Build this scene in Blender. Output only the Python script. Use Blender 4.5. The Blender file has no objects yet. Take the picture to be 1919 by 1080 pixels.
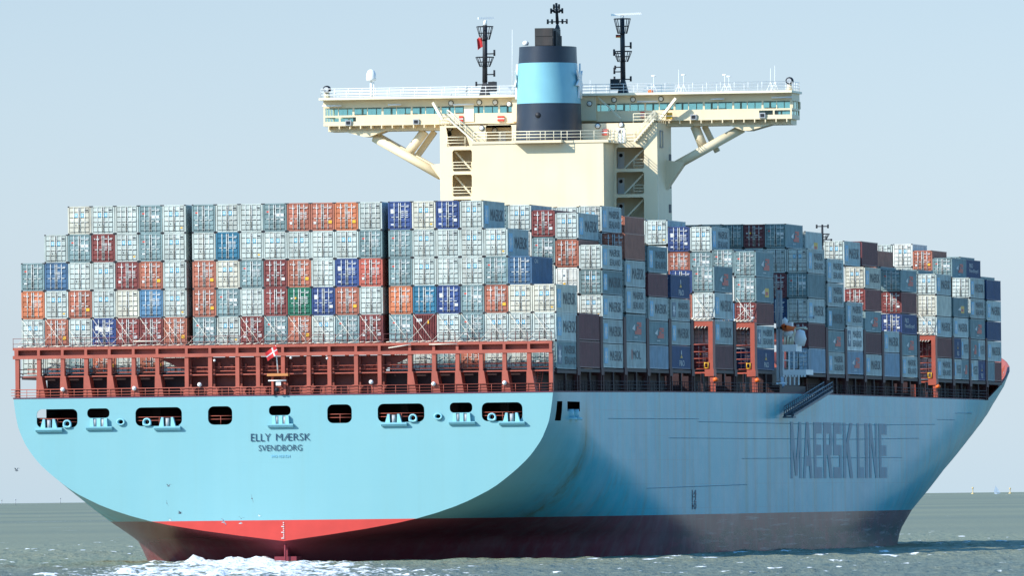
import bpy, math, random
from mathutils import Vector, Matrix
from math import sin, cos, tan, pi, radians, sqrt
random.seed(7)
S = bpy.context.scene
COL = S.collection

# ------------------------------------------------------------------ camera
# world: X to starboard, Y forward, Z up; the transom stands at Y=0, sea level Z=0 (metres)
PW, PH = 1919.0, 1080.0
CF, CX, CY, CZ = 24567.109, 265.7296, -1319.7775, 6.6208
CTH, CPI, CRO = 0.18107039, 0.0159577175, -0.0112154144
CAM = Vector((CX, CY, CZ))
FW = Vector((-sin(CTH)*cos(CPI), cos(CTH)*cos(CPI), sin(CPI)))
R0 = Vector((cos(CTH), sin(CTH), 0)); U0 = R0.cross(FW)
RT = R0*cos(CRO) + U0*sin(CRO); UP = U0*cos(CRO) - R0*sin(CRO)
cd = bpy.data.cameras.new('camera'); co = bpy.data.objects.new('camera', cd); COL.objects.link(co)
cd.sensor_width = 36; cd.lens = 36*CF/PW; cd.clip_start = 5; cd.clip_end = 200000
m = Matrix((RT, UP, -FW)).transposed().to_4x4(); m.translation = CAM
co.matrix_world = m; S.camera = co

# ------------------------------------------------------------------ light
AZ, EL = radians(45), radians(32)
w = bpy.data.worlds.new('World'); S.world = w; w.use_nodes = True
nt = w.node_tree; nt.nodes.clear()
sky = nt.nodes.new('ShaderNodeTexSky'); sky.sky_type = 'NISHITA'; sky.sun_disc = False
sky.sun_elevation = EL; sky.sun_rotation = radians(180) + AZ
sky.altitude = 0; sky.air_density = 1.0; sky.dust_density = 0.6; sky.ozone_density = 3.0
bg = nt.nodes.new('ShaderNodeBackground'); bg.inputs[1].default_value = 0.145
wo = nt.nodes.new('ShaderNodeOutputWorld')
# cold tint by height above the horizon, brightened high up to fill the shade
tc = nt.nodes.new('ShaderNodeTexCoord'); sx = nt.nodes.new('ShaderNodeSeparateXYZ'); nt.links.new(tc.outputs['Generated'], sx.inputs[0])
rmp = nt.nodes.new('ShaderNodeValToRGB'); nt.links.new(sx.outputs['Z'], rmp.inputs[0])
cr_ = rmp.color_ramp; cr_.elements[0].position = 0.0; cr_.elements[0].color = (0.387, 0.478, 0.683, 1); cr_.elements[1].position = 0.4; cr_.elements[1].color = (0.303, 0.588, 0.706, 1)
e_ = cr_.elements.new(0.012); e_.color = (0.338, 0.394, 0.558, 1); e_ = cr_.elements.new(0.04); e_.color = (0.292, 0.327, 0.438, 1); e_ = cr_.elements.new(0.12); e_.color = (0.322, 0.463, 0.539, 1)
tn = nt.nodes.new('ShaderNodeVectorMath'); tn.operation = 'MULTIPLY'
t2 = nt.nodes.new('ShaderNodeVectorMath'); t2.operation = 'SCALE'; t2.inputs['Scale'].default_value = 2.0
nt.links.new(sky.outputs[0], tn.inputs[0]); nt.links.new(rmp.outputs[0], tn.inputs[1]); nt.links.new(tn.outputs[0], t2.inputs[0]); nt.links.new(t2.outputs[0], bg.inputs[0])
nt.links.new(bg.outputs[0], wo.inputs[0])
sl = bpy.data.lights.new('sun', 'SUN'); sl.energy = 4.6; sl.angle = radians(0.5); sl.color = (1, 0.945, 0.86)
so = bpy.data.objects.new('sun', sl); COL.objects.link(so)
trav = Vector((sin(AZ)*cos(EL), cos(AZ)*cos(EL), -sin(EL)))
so.rotation_euler = trav.to_track_quat('-Z', 'Y').to_euler(); so.location = (-400, -400, 400)
S.view_settings.view_transform = 'Standard'; S.view_settings.look = 'None'
S.view_settings.exposure = 0.42; S.view_settings.gamma = 1

# ------------------------------------------------------------------ helpers
def ray(x, y): return FW + RT*((x-PW/2)/CF) - UP*((y-PH/2)/CF)
def onY(x, y, Y):
    d = ray(x, y); return CAM + d*((Y-CY)/d.y)
def onX(x, y, X):
    d = ray(x, y); return CAM + d*((X-CX)/d.x)
def onZ(x, y, Z):
    d = ray(x, y); return CAM + d*((Z-CZ)/d.z)
def pz(X, Y, y):
    z = 25.0
    for _ in range(12):
        d = Vector((X, Y, z)) - CAM; q = d.dot(FW)
        z += ((PH/2 - CF*d.dot(UP)/q) - y)*q/CF
    return z
def smooth(t, tab):                      # Catmull-Rom through the table
    if t <= tab[0][0]: return tab[0][1]
    if t >= tab[-1][0]: return tab[-1][1]
    for q in range(len(tab)-1):
        if t <= tab[q+1][0]: break
    (a, b), (c, d) = tab[q], tab[q+1]; h = c-a; u = (t-a)/h
    m0 = (d-tab[q-1][1])/(c-tab[q-1][0]) if q > 0 else (d-b)/h
    m1 = (tab[q+2][1]-b)/(tab[q+2][0]-a) if q+2 < len(tab) else (d-b)/h
    return (2*u**3-3*u*u+1)*b+(u**3-2*u*u+u)*h*m0+(3*u*u-2*u**3)*d+(u**3-u*u)*h*m1
def lerp(t, tab):
    if t <= tab[0][0]: return tab[0][1]
    for (a, b), (c, d) in zip(tab, tab[1:]):
        if t <= c: return b + (d-b)*(t-a)/(c-a)
    return tab[-1][1]

class MB:
    def __init__(s): s.v = []; s.f = []; s.m = []; s.sm = []
    def face(s, pts, mi=0, smooth=False):
        n = len(s.v); s.v += [tuple(p) for p in pts]; s.f.append(tuple(range(n, n+len(pts)))); s.m.append(mi); s.sm.append(smooth)
    def box(s, x0, x1, y0, y1, z0, z1, mi=0):
        if x0 > x1: x0, x1 = x1, x0
        if y0 > y1: y0, y1 = y1, y0
        if z0 > z1: z0, z1 = z1, z0
        n = len(s.v)
        s.v += [(x0,y0,z0),(x1,y0,z0),(x1,y1,z0),(x0,y1,z0),(x0,y0,z1),(x1,y0,z1),(x1,y1,z1),(x0,y1,z1)]
        for f in ((3,2,1,0),(4,5,6,7),(0,1,5,4),(1,2,6,5),(2,3,7,6),(3,0,4,7)):
            s.f.append(tuple(n+i for i in f)); s.m.append(mi); s.sm.append(False)
    def prism(s, poly, y0, y1, mi=0):          # polygon in XZ extruded along Y
        n = len(s.v); k = len(poly)
        s.v += [(x, y0, z) for x, z in poly] + [(x, y1, z) for x, z in poly]
        s.f.append(tuple(range(n, n+k))); s.f.append(tuple(range(n+2*k-1, n+k-1, -1)))
        s.m += [mi, mi]; s.sm += [False, False]
        for i in range(k):
            j = (i+1) % k
            s.f.append((n+i, n+k+i, n+k+j, n+j)); s.m.append(mi); s.sm.append(False)
    def bar(s, a, b, r, mi=0, n=6, r2=None, caps=True, smooth=True, ax=None, flat=1.0):
        a = Vector(a); b = Vector(b); d = (b-a)
        if d.length < 1e-6: return
        d.normalize(); r2 = r if r2 is None else r2
        q = Vector(ax) if ax else (Vector((0,0,1)) if abs(d.z) < 0.95 else Vector((0,1,0)))
        e = d.cross(q).normalized(); g = d.cross(e).normalized()
        k = len(s.v); off = pi/4 if n == 4 else 0
        for p, rr in ((a, r), (b, r2)):
            for i in range(n):
                t = 2*pi*i/n + off; s.v.append(tuple(p + e*(cos(t)*rr) + g*(sin(t)*rr*flat)))
        for i in range(n):
            j = (i+1) % n; s.f.append((k+i, k+j, k+n+j, k+n+i)); s.m.append(mi); s.sm.append(smooth and n > 4)
        if caps:
            s.f.append(tuple(k+i for i in range(n-1, -1, -1))); s.f.append(tuple(k+n+i for i in range(n)))
            s.m += [mi, mi]; s.sm += [False, False]
    def grid(s, rows, mi=0, smooth=True, flip=False, mfun=None, close=False):
        k = len(s.v); nr = len(rows); nc = len(rows[0])
        for r in rows: s.v += [tuple(p) for p in r]
        for i in range(nr-1):
            for j in range(nc if close else nc-1):
                j2 = (j+1) % nc
                a, b, c, d = k+i*nc+j, k+i*nc+j2, k+(i+1)*nc+j2, k+(i+1)*nc+j
                pts = [a, b, c, d]
                u = []
                for p in pts:
                    if all((Vector(s.v[p])-Vector(s.v[q])).length > 1e-5 for q in u): u.append(p)
                if len(u) < 3: continue
                mm = mfun(i, j) if mfun else mi
                if mm is None: continue
                s.f.append(tuple(reversed(u)) if flip else tuple(u)); s.m.append(mm); s.sm.append(smooth)
    def lathe(s, prof, cx, cy, n=16, mi=0, axis='z', smooth=True):
        rows = []
        for r, h in prof:
            row = []
            for i in range(n):
                t = 2*pi*i/n
                if axis == 'z': row.append((cx[0]+r*cos(t), cx[1]+r*sin(t), cy+h))
                else: row.append((cx[0]+r*cos(t), cy+h, cx[1]+r*sin(t)))
            rows.append(row)
        s.grid(rows, mi, smooth, close=True)
    def mesh(s, name, mats):
        me = bpy.data.meshes.new(name); me.from_pydata(s.v, [], s.f)
        for mt in mats: me.materials.append(mt)
        me.polygons.foreach_set('material_index', s.m); me.polygons.foreach_set('use_smooth', s.sm)
        me.update(); return me
    def build(s, name, mats, parent=None, weld=False):
        me = s.mesh(name, mats if isinstance(mats, (list, tuple)) else [mats])
        if weld:
            import bmesh
            b = bmesh.new(); b.from_mesh(me); bmesh.ops.remove_doubles(b, verts=b.verts, dist=1e-4); b.to_mesh(me); b.free()
        return link(name, me, parent)
def link(name, me, parent=None):
    o = bpy.data.objects.new(name, me); COL.objects.link(o)
    if parent: o.parent = parent
    return o
def tag(o, label=None, cat=None, group=None, kind=None):
    if label: o['label'] = label
    if cat: o['category'] = cat
    if group: o['group'] = group
    if kind: o['kind'] = kind
    return o
def empty(name, loc=(0, 0, 0)):
    o = bpy.data.objects.new(name, None); o.location = loc; o.empty_display_size = 1; COL.objects.link(o); return o

def mat(name, rgb, rough=0.5, var=0.12, scale=0.6, streak=0.0, streak_col=None, metal=0.0, rnd=0.0, bump=0.0, stretch=(1, 1, 1), spec=0.4):
    M = bpy.data.materials.new(name); M.use_nodes = True; n = M.node_tree; L = n.links
    b = n.nodes['Principled BSDF']; b.inputs['Roughness'].default_value = rough; b.inputs['Metallic'].default_value = metal
    b.inputs['Specular IOR Level'].default_value = spec
    g = n.nodes.new('ShaderNodeNewGeometry')
    mp = n.nodes.new('ShaderNodeMapping'); mp.inputs['Scale'].default_value = stretch
    L.new(g.outputs['Position'], mp.inputs[0])
    nz = n.nodes.new('ShaderNodeTexNoise'); nz.inputs['Scale'].default_value = scale; nz.inputs['Detail'].default_value = 6
    L.new(mp.outputs[0], nz.inputs['Vector'])
    mr = n.nodes.new('ShaderNodeMapRange'); mr.inputs[1].default_value = 0.25; mr.inputs[2].default_value = 0.75
    mr.inputs[3].default_value = 1-var; mr.inputs[4].default_value = 1+var
    L.new(nz.outputs[0], mr.inputs[0])
    fac = mr.outputs[0]
    if rnd:
        oi = n.nodes.new('ShaderNodeObjectInfo'); m2 = n.nodes.new('ShaderNodeMapRange')
        m2.inputs[3].default_value = 1-rnd; m2.inputs[4].default_value = 1+rnd
        L.new(oi.outputs['Random'], m2.inputs[0])
        mu = n.nodes.new('ShaderNodeMath'); mu.operation = 'MULTIPLY'; L.new(fac, mu.inputs[0]); L.new(m2.outputs[0], mu.inputs[1]); fac = mu.outputs[0]
    vm = n.nodes.new('ShaderNodeVectorMath'); vm.operation = 'SCALE'; vm.inputs[0].default_value = rgb
    L.new(fac, vm.inputs['Scale']); out = vm.outputs[0]
    if streak:
        m3 = n.nodes.new('ShaderNodeMapping'); m3.inputs['Scale'].default_value = (1.3, 0.75, 0.035)
        L.new(g.outputs['Position'], m3.inputs[0])
        n3 = n.nodes.new('ShaderNodeTexNoise'); n3.inputs['Scale'].default_value = 0.9; n3.inputs['Detail'].default_value = 5
        L.new(m3.outputs[0], n3.inputs['Vector'])
        r3 = n.nodes.new('ShaderNodeMapRange'); r3.inputs[1].default_value = 0.48; r3.inputs[2].default_value = 0.8; r3.inputs[4].default_value = streak
        L.new(n3.outputs[0], r3.inputs[0])
        mx = n.nodes.new('ShaderNodeMix'); mx.data_type = 'RGBA'; L.new(r3.outputs[0], mx.inputs[0]); L.new(out, mx.inputs[6])
        mx.inputs[7].default_value = (*(streak_col or (0.1, 0.08, 0.06)), 1); out = mx.outputs[2]
    L.new(out, b.inputs['Base Color'])
    if bump:
        bp = n.nodes.new('ShaderNodeBump'); bp.inputs['Strength'].default_value = bump; bp.inputs['Distance'].default_value = 0.05
        L.new(nz.outputs[0], bp.inputs['Height']); L.new(bp.outputs[0], b.inputs['Normal'])
    return M

def text_mesh(s, size=1.0, bold=0.0, depth=0.02, sx=1.0, align='CENTER'):
    cu = bpy.data.curves.new('txt', 'FONT'); cu.body = s; cu.size = size; cu.align_x = align; cu.align_y = 'CENTER'
    cu.offset = bold; cu.extrude = depth; cu.resolution_u = 3
    o = bpy.data.objects.new('txt', cu); COL.objects.link(o)
    dg = bpy.context.evaluated_depsgraph_get(); dg.update()
    me = bpy.data.meshes.new_from_object(o.evaluated_get(dg))
    bpy.data.objects.remove(o); bpy.data.curves.remove(cu)
    for v in me.vertices: v.co.x *= sx
    return me
def text_pts(s, **k):
    me = text_mesh(s, **k); V = [v.co.copy() for v in me.vertices]; Fc = [tuple(p.vertices) for p in me.polygons]
    bpy.data.meshes.remove(me); return V, Fc
def add_text(mb, s, fn, mi=0, **k):
    V, Fc = text_pts(s, **k); n = len(mb.v)
    mb.v += [tuple(fn(v)) for v in V]
    for f in Fc: mb.f.append(tuple(n+i for i in f)); mb.m.append(mi); mb.sm.append(False)
def plate(name, outer, holes, Y, thick, material, parent):    # flat plate in XZ with real holes
    cu = bpy.data.curves.new('pl', 'CURVE'); cu.dimensions = '2D'; cu.fill_mode = 'BOTH'; cu.extrude = thick/2
    for lp in [outer]+holes:
        sp = cu.splines.new('POLY'); sp.points.add(len(lp)-1); sp.use_cyclic_u = True
        for p, (x, z) in zip(sp.points, lp): p.co = (x, z, 0, 1)
    o = bpy.data.objects.new('pl', cu); COL.objects.link(o)
    dg = bpy.context.evaluated_depsgraph_get(); dg.update()
    me = bpy.data.meshes.new_from_object(o.evaluated_get(dg)); me.name = name
    bpy.data.objects.remove(o); bpy.data.curves.remove(cu)
    for v in me.vertices:
        x, y, z = v.co; v.co = (x, Y+thick/2-z, y)
    me.materials.clear(); me.materials.append(material)
    return link(name, me, parent)
def rrect(x0, x1, z0, z1, r, n=5):
    P = []
    for cx, cz, a in ((x1-r, z0+r, -90), (x1-r, z1-r, 0), (x0+r, z1-r, 90), (x0+r, z0+r, 180)):
        for i in range(n+1):
            t = radians(a+90*i/n); P.append((cx+r*cos(t), cz+r*sin(t)))
    return P

# ------------------------------------------------------------------ materials
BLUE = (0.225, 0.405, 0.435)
M_hull = bpy.data.materials.new('hull_paint')
def hull_material(M, base, foul):
    M.use_nodes = True; n = M.node_tree; L = n.links; b = n.nodes['Principled BSDF']; b.inputs['Roughness'].default_value = 0.24
    b.inputs['Specular IOR Level'].default_value = 0.04
    g = n.nodes.new('ShaderNodeNewGeometry'); sep = n.nodes.new('ShaderNodeSeparateXYZ'); L.new(g.outputs['Position'], sep.inputs[0])
    def noise(sc, stretch, det=5):
        mp = n.nodes.new('ShaderNodeMapping'); mp.inputs['Scale'].default_value = stretch; L.new(g.outputs['Position'], mp.inputs[0])
        z = n.nodes.new('ShaderNodeTexNoise'); z.inputs['Scale'].default_value = sc; z.inputs['Detail'].default_value = det; z.inputs['Roughness'].default_value = 0.62; L.new(mp.outputs[0], z.inputs['Vector']); return z.outputs[0]
    def rng(src, a, b_, c, d):
        r = n.nodes.new('ShaderNodeMapRange'); r.inputs[1].default_value = a; r.inputs[2].default_value = b_; r.inputs[3].default_value = c; r.inputs[4].default_value = d; L.new(src, r.inputs[0]); return r.outputs[0]
    def mix(f, a, col):
        x = n.nodes.new('ShaderNodeMix'); x.data_type = 'RGBA'; L.new(f, x.inputs[0])
        if isinstance(a, tuple): x.inputs[6].default_value = (*a, 1)
        else: L.new(a, x.inputs[6])
        x.inputs[7].default_value = (*col, 1); return x.outputs[2]
    def mul(a, b_):
        x = n.nodes.new('ShaderNodeMath'); x.operation = 'MULTIPLY'; L.new(a, x.inputs[0])
        if isinstance(b_, (int, float)): x.inputs[1].default_value = b_
        else: L.new(b_, x.inputs[1])
        return x.outputs[0]
    side = rng(sep.outputs['Y'], 1.5, 25, 0.12, 1)          # weathering and the shade-blue tint grow from transom to side
    if not foul: base_in = mix(side, base, (0.078, 0.475, 0.56))      # same paint; blue skylit shade put into the side colour
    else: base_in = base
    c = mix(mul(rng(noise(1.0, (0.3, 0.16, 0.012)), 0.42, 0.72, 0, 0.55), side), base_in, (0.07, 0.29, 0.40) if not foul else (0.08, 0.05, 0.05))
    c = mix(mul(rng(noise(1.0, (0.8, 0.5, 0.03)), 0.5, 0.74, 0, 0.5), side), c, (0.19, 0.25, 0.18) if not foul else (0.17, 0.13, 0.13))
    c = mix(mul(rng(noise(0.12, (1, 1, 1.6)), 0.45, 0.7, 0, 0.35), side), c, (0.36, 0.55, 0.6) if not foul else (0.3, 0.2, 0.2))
    if foul:
        band = mul(rng(sep.outputs['Z'], 3.4, 2.4, 0, 1), rng(noise(1.0, (0.3, 0.16, 0.7), 8), 0.44, 0.54, 0, 0.9))
        c = mix(mul(band, rng(sep.outputs['Y'], 60, 95, 0, 1)), c, (0.05, 0.045, 0.045))
        sp = mul(rng(noise(1.0, (0.14, 0.07, 2.4), 8), 0.55, 0.66, 0, 0.6), rng(sep.outputs['Y'], 70, 110, 0, 1))
        c = mix(sp, c, (0.36, 0.30, 0.29))
        run = mul(rng(noise(1.0, (0.6, 0.5, 0.12), 6), 0.5, 0.64, 0, 0.6), rng(sep.outputs['Y'], 70, 110, 0, 1))
        c = mix(run, c, (0.10, 0.075, 0.085))
    else:
        for yc, wd, st in ((19, 3.2, .75), (121, 1.6, .6), (96, .8, .35), (150, .9, .35), (63, .7, .3)):          # rusty runs below the scuppers
            su = n.nodes.new('ShaderNodeMath'); su.operation = 'SUBTRACT'; L.new(sep.outputs['Y'], su.inputs[0]); su.inputs[1].default_value = yc
            ab = n.nodes.new('ShaderNodeMath'); ab.operation = 'ABSOLUTE'; L.new(su.outputs[0], ab.inputs[0])
            k_ = mul(mul(rng(ab.outputs[0], 0, wd, st, 0), rng(noise(1.0, (1.2, .8, .12)), .35, .6, .2, 1)), rng(sep.outputs['Z'], 17.6, 14.5, 0, 1))
            c = mix(k_, c, (0.15, 0.19, 0.10))
    sc_ = n.nodes.new('ShaderNodeMath'); sc_.operation = 'MULTIPLY'; L.new(sep.outputs['Z'], sc_.inputs[0]); sc_.inputs[1].default_value = 1/2.6
    fr_ = n.nodes.new('ShaderNodeMath'); fr_.operation = 'FRACT'; L.new(sc_.outputs[0], fr_.inputs[0])
    c = mix(mul(mul(rng(fr_.outputs[0], .0, .035, .4, 0), rng(noise(1.0, (.05, .05, .4)), .4, .6, .1, 1)), side), c, tuple(x*.5 for x in base))   # weld seams between the strakes
    L.new(c, b.inputs['Base Color'])
    bp = n.nodes.new('ShaderNodeBump'); bp.inputs['Strength'].default_value = 0.12; bp.inputs['Distance'].default_value = 0.12
    L.new(noise(1.0, (0.12, 0.12, 0.3), 2), bp.inputs['Height']); L.new(bp.outputs[0], b.inputs['Normal'])
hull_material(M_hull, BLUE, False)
M_foul = bpy.data.materials.new('shaded_antifouling_red'); hull_material(M_foul, (0.21, 0.043, 0.056), True)  # fouled hull red, darkened so the shade is in the colour
M_boot = mat('bright_boot_red', (0.52, 0.045, 0.034), 0.45, 0.1)
M_bluepaint = mat('pale_blue_paint', (0.24, 0.53, 0.62), 0.4, 0.06)
M_deckred = mat('lashing_bridge_red', (0.36, 0.085, 0.055), 0.55, 0.16, 0.8, 0.25, (0.2, 0.05, 0.035))
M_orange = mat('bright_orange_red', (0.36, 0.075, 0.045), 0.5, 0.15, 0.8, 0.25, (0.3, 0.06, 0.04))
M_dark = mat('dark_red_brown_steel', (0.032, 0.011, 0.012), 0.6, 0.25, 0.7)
M_black = mat('black_paint', (0.012, 0.013, 0.018), 0.55, 0.2)
M_navy = mat('funnel_navy', (0.025, 0.035, 0.055), 0.38, 0.12)
M_soot = mat('sooty_steel', (0.03, 0.028, 0.028), 0.6, 0.25, 1.2, 0.4, (0.09, 0.06, 0.05))
M_funblue = mat('funnel_blue', (0.21, 0.47, 0.56), 0.35, 0.05)
M_cream = mat('cream_paint', (0.785, 0.655, 0.44), 0.5, 0.06, 0.25, 0.2, (0.55, 0.42, 0.26))
M_creamlt = mat('cream_rail_paint', (0.82, 0.74, 0.55), 0.5, 0.05)
M_white = mat('white_paint', (0.80, 0.80, 0.78), 0.45, 0.05)
M_grey = mat('grey_paint', (0.36, 0.38, 0.40), 0.5, 0.1)
M_dkblue = mat('dark_blue_lettering', (0.012, 0.04, 0.09), 0.5, 0.05)
M_faded = mat('faded_grey_lettering', (0.195, 0.26, 0.31), 0.5, 0.15, 0.5, 0.8, (0.11, 0.38, 0.47))
M_galv = mat('galvanised_steel', (0.62, 0.62, 0.58), 0.45, 0.15, 2.0, metal=0.2)
M_rod = mat('lashing_rod_steel', (0.66, 0.60, 0.50), 0.5, 0.15, 2.0)
M_gasket = mat('black_rubber', (0.03, 0.03, 0.035), 0.7, 0.1)
M_label = mat('white_sticker', (0.60, 0.60, 0.58), 0.5, 0.03)
M_yellow = mat('yellow_sticker', (0.75, 0.42, 0.03), 0.5, 0.05)
M_logo = mat('light_blue_logo', (0.17, 0.45, 0.62), 0.5, 0.05)
M_logodark = mat('dark_blue_logo', (0.03, 0.10, 0.17), 0.5, 0.05)
M_redlogo = mat('red_logo', (0.55, 0.06, 0.04), 0.5, 0.05)
M_letter = mat('dark_lettering', (0.03, 0.05, 0.07), 0.55, 0.1)
M_wood = mat('orange_wood', (0.50, 0.20, 0.06), 0.5, 0.1)
M_flagred = mat('flag_red', (0.60, 0.03, 0.03), 0.7, 0.05)
M_hiviz = mat('orange_plastic', (0.80, 0.14, 0.02), 0.45, 0.05)
M_glass = bpy.data.materials.new('tinted_window_glass'); M_glass.use_nodes = True
_n = M_glass.node_tree; _n.nodes.remove(_n.nodes['Principled BSDF'])
_t = _n.nodes.new('ShaderNodeBsdfTransparent'); _t.inputs[0].default_value = (0.74, 0.9, 0.9, 1)
_g = _n.nodes.new('ShaderNodeBsdfGlossy'); _g.inputs[0].default_value = (0.7, 0.9, 0.9, 1); _g.inputs[1].default_value = 0.03
_x = _n.nodes.new('ShaderNodeMixShader'); _f = _n.nodes.new('ShaderNodeFresnel'); _f.inputs[0].default_value = 1.5
_n.links.new(_f.outputs[0], _x.inputs[0]); _n.links.new(_t.outputs[0], _x.inputs[1]); _n.links.new(_g.outputs[0], _x.inputs[2])
_n.links.new(_x.outputs[0], _n.nodes['Material Output'].inputs[0])

# ------------------------------------------------------------------ hull
ship = empty('container_ship')
tag(ship, 'huge pale blue container ship with cream bridge, red stern lashing frames and dark blue funnel', 'container ship')

TB = [(2.34, 0.0), (3.3, 7.2), (4.39, 13.4), (5.71, 17.9), (6.8, 20.4), (7.85, 22.3), (10.3, 25.3), (12.25, 26.85), (13.25, 27.35), (14.4, 27.8), (15.4, 28.0), (16.4, 28.15), (17.3, 28.25)]
YF = [(-1.5, 120), (0, 112), (2.34, 95), (4.2, 80), (7.8, 55), (10.6, 34), (14.4, 14), (16, 7), (17.3, 4)]
NF = [(-1.5, 4.2), (0, 3.8), (4.2, 2.9), (7.8, 2.4), (10.6, 2.0), (14, 1.8), (17.3, 1.5)]
HB = 28.25
YE = [(-1.5, 377), (0, 378), (8, 383), (17, 391), (25, 398)]
ME = [(0, 1.75), (10, 2.0), (18, 2.4), (25, 2.6)]
SIL = [(690, 1894), (710, 1889), (730, 1879), (760, 1860), (800, 1837), (840, 1801), (895, 1760), (922, 1737), (955, 1710), (1005, 1681)]
def bowB(z, Y, Ya):
    e = lerp(z, YE); mm = lerp(z, ME)
    if Y <= Ya: return HB
    if Y >= e: return 0.0
    return HB*(1-((Y-Ya)/(e-Ya))**mm)
def projx(X, Y, Z):
    d = Vector((X, Y, Z))-CAM; q = d.dot(FW); return PW/2+CF*d.dot(RT)/q, PH/2-CF*d.dot(UP)/q
def solve_Ya(z):
    lo, hi = 60.0, 385.0
    def silx(Ya): return max((projx(bowB(z, Y, Ya), Y, z) for Y in [Ya+(lerp(z, YE)-Ya)*k/60 for k in range(61)]), key=lambda p: p[0])
    for _ in range(40):
        mid = (lo+hi)/2; x, y = silx(mid)
        tgt = lerp(y, [(a, b) for a, b in SIL])
        if x > tgt: hi = mid
        else: lo = mid
    return lo
YA = [(z, solve_Ya(z)) for z in (-1.5, 0, 2, 4.5, 7, 10, 13, 16, 18, 20, 22, 25)]
def B(z, Y):
    if Y < 125:
        yf = lerp(z, YF); nf = lerp(z, NF)
        if z < 2.34: y0 = (2.34-z)*1.7; b0 = 0
        else: y0 = 0; b0 = smooth(z, TB)
        if Y <= y0: return b0
        if Y >= yf: return HB
        return HB-(HB-b0)*(1-(Y-y0)/(yf-y0))**nf
    return bowB(z, Y, lerp(z, YA))
def zk(Y): return max(-1.5, 2.34-Y/1.7)
def deck(Y): return lerp(Y, [(0, 17.3), (70, 17.7), (160, 18.05), (308, 18.1)])
def ztop(Y): return lerp(Y, [(0, 17.3), (70, 17.7), (160, 18.05), (308, 18.1), (338, 22.2), (348, 23.2), (362, 24.5), (376, 25.2), (400, 25.6)])
ZL = [-1.5, -0.6, 0, 0.8, 1.6, 2.34, 2.9, 3.5, 4.1, 4.5, 5.1, 5.71, 6.25, 6.8, 7.3, 7.85, 8.4, 9, 9.6, 10.3, 10.8, 11.3, 11.8, 12.25, 12.75, 13.25, 13.8, 14.4, 15.4, 16.4]
YS = [0, 1, 1.8, 2.6, 4, 5.4, 6.8, 8.3, 10, 12.5, 15.6, 18, 21, 24, 28, 32, 36, 40, 45, 50, 56, 62, 68, 75, 82, 90, 98, 106, 115, 124] + list(range(135, 300, 11)) + [304, 308, 313, 318, 324, 330, 336, 342, 348, 352, 357, 362, 367, 372, 376, 380, 384, 388, 391, 394, 396, 398]
NZ = len(ZL)
def station(Y, sgn, inset=0.0):
    P = []
    e17 = lerp(17, YE)
    for z in ZL+[None, 'top', 'mid']:
        if z is None: z = deck(Y)
        elif z == 'top': z = ztop(Y)*0.5+deck(Y)*0.5
        elif z == 'mid': z = ztop(Y)
        z = max(z, zk(Y)); yy = min(Y, lerp(z, YE))
        P.append((sgn*max(0.0, B(z, yy)-inset), yy, z))
    return P
hull = MB()
for sgn in (1, -1):
    rows = [station(Y, sgn) for Y in YS]
    def mf(i, j):
        zm = ZL[j] if j < NZ else 99
        y0 = YS[i]
        if j < NZ-1:
            if 2.5 < y0 < 5 and ZL[j] >= 14.3 and ZL[j+1] <= 16.5: return None
            if 8 < y0 < 15 and ZL[j] >= 15.3 and ZL[j+1] <= 16.5: return None
        return 1 if zm < 4.45 else 0
    hull.grid(rows, 0, True, flip=(sgn > 0), mfun=mf)
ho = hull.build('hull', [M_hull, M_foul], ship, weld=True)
# transom plate with its mooring openings
def TX(y, x): return onY(x, y, 0)
OPN = [(69,145,767.5,802,.55),(163.5,205,766,784,.42),(254,340.6,764,799,.6),(390,435,762,796.6,.6),(504,544.5,761,779,.42),(613.5,659,758.5,793.6,.6),(708,795,757,791.5,.6),(843,885,755,774,.42),(903,979,754.7,789.7,.6)]
holes = []
OP3 = []
for x0, x1, y0, y1, r in OPN:
    a = onY(x0, y1, 0); b = onY(x1, y0, 0); xm = (x0+x1)/2; z0 = onY(xm, y1, 0).z; z1 = onY(xm, y0, 0).z
    OP3.append((a.x, b.x, z0, z1)); holes.append(rrect(a.x, b.x, z0, z1, r))
RINGS = []
for x, y in ((226.7, 791.5), (821.5, 781)):
    c = onY(x, y, 0); RINGS.append(c)
    holes.append([(c.x+0.30*cos(2*pi*i/16), c.z+0.22*sin(2*pi*i/16)) for i in range(16)])
zs = [4.5, 5.1, 5.71, 6.25, 6.8, 7.3, 7.85, 8.4, 9, 9.6, 10.3, 10.8, 11.3, 11.8, 12.25, 12.75, 13.25, 13.8, 14.4, 15.4, 16.4, 17.3]
TBs = lambda z: smooth(z, TB)
outer = [(TBs(z), z) for z in zs] + [(-TBs(z), z) for z in reversed(zs)]
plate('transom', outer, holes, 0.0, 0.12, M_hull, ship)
zr = [2.9, 3.5, 4.1, 4.5]
plate('transom_lower', [(0, 2.34)]+[(TBs(z), z) for z in zr]+[(-TBs(z), z) for z in reversed(zr)], [], 0.0, 0.12, M_boot, ship)
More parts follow.
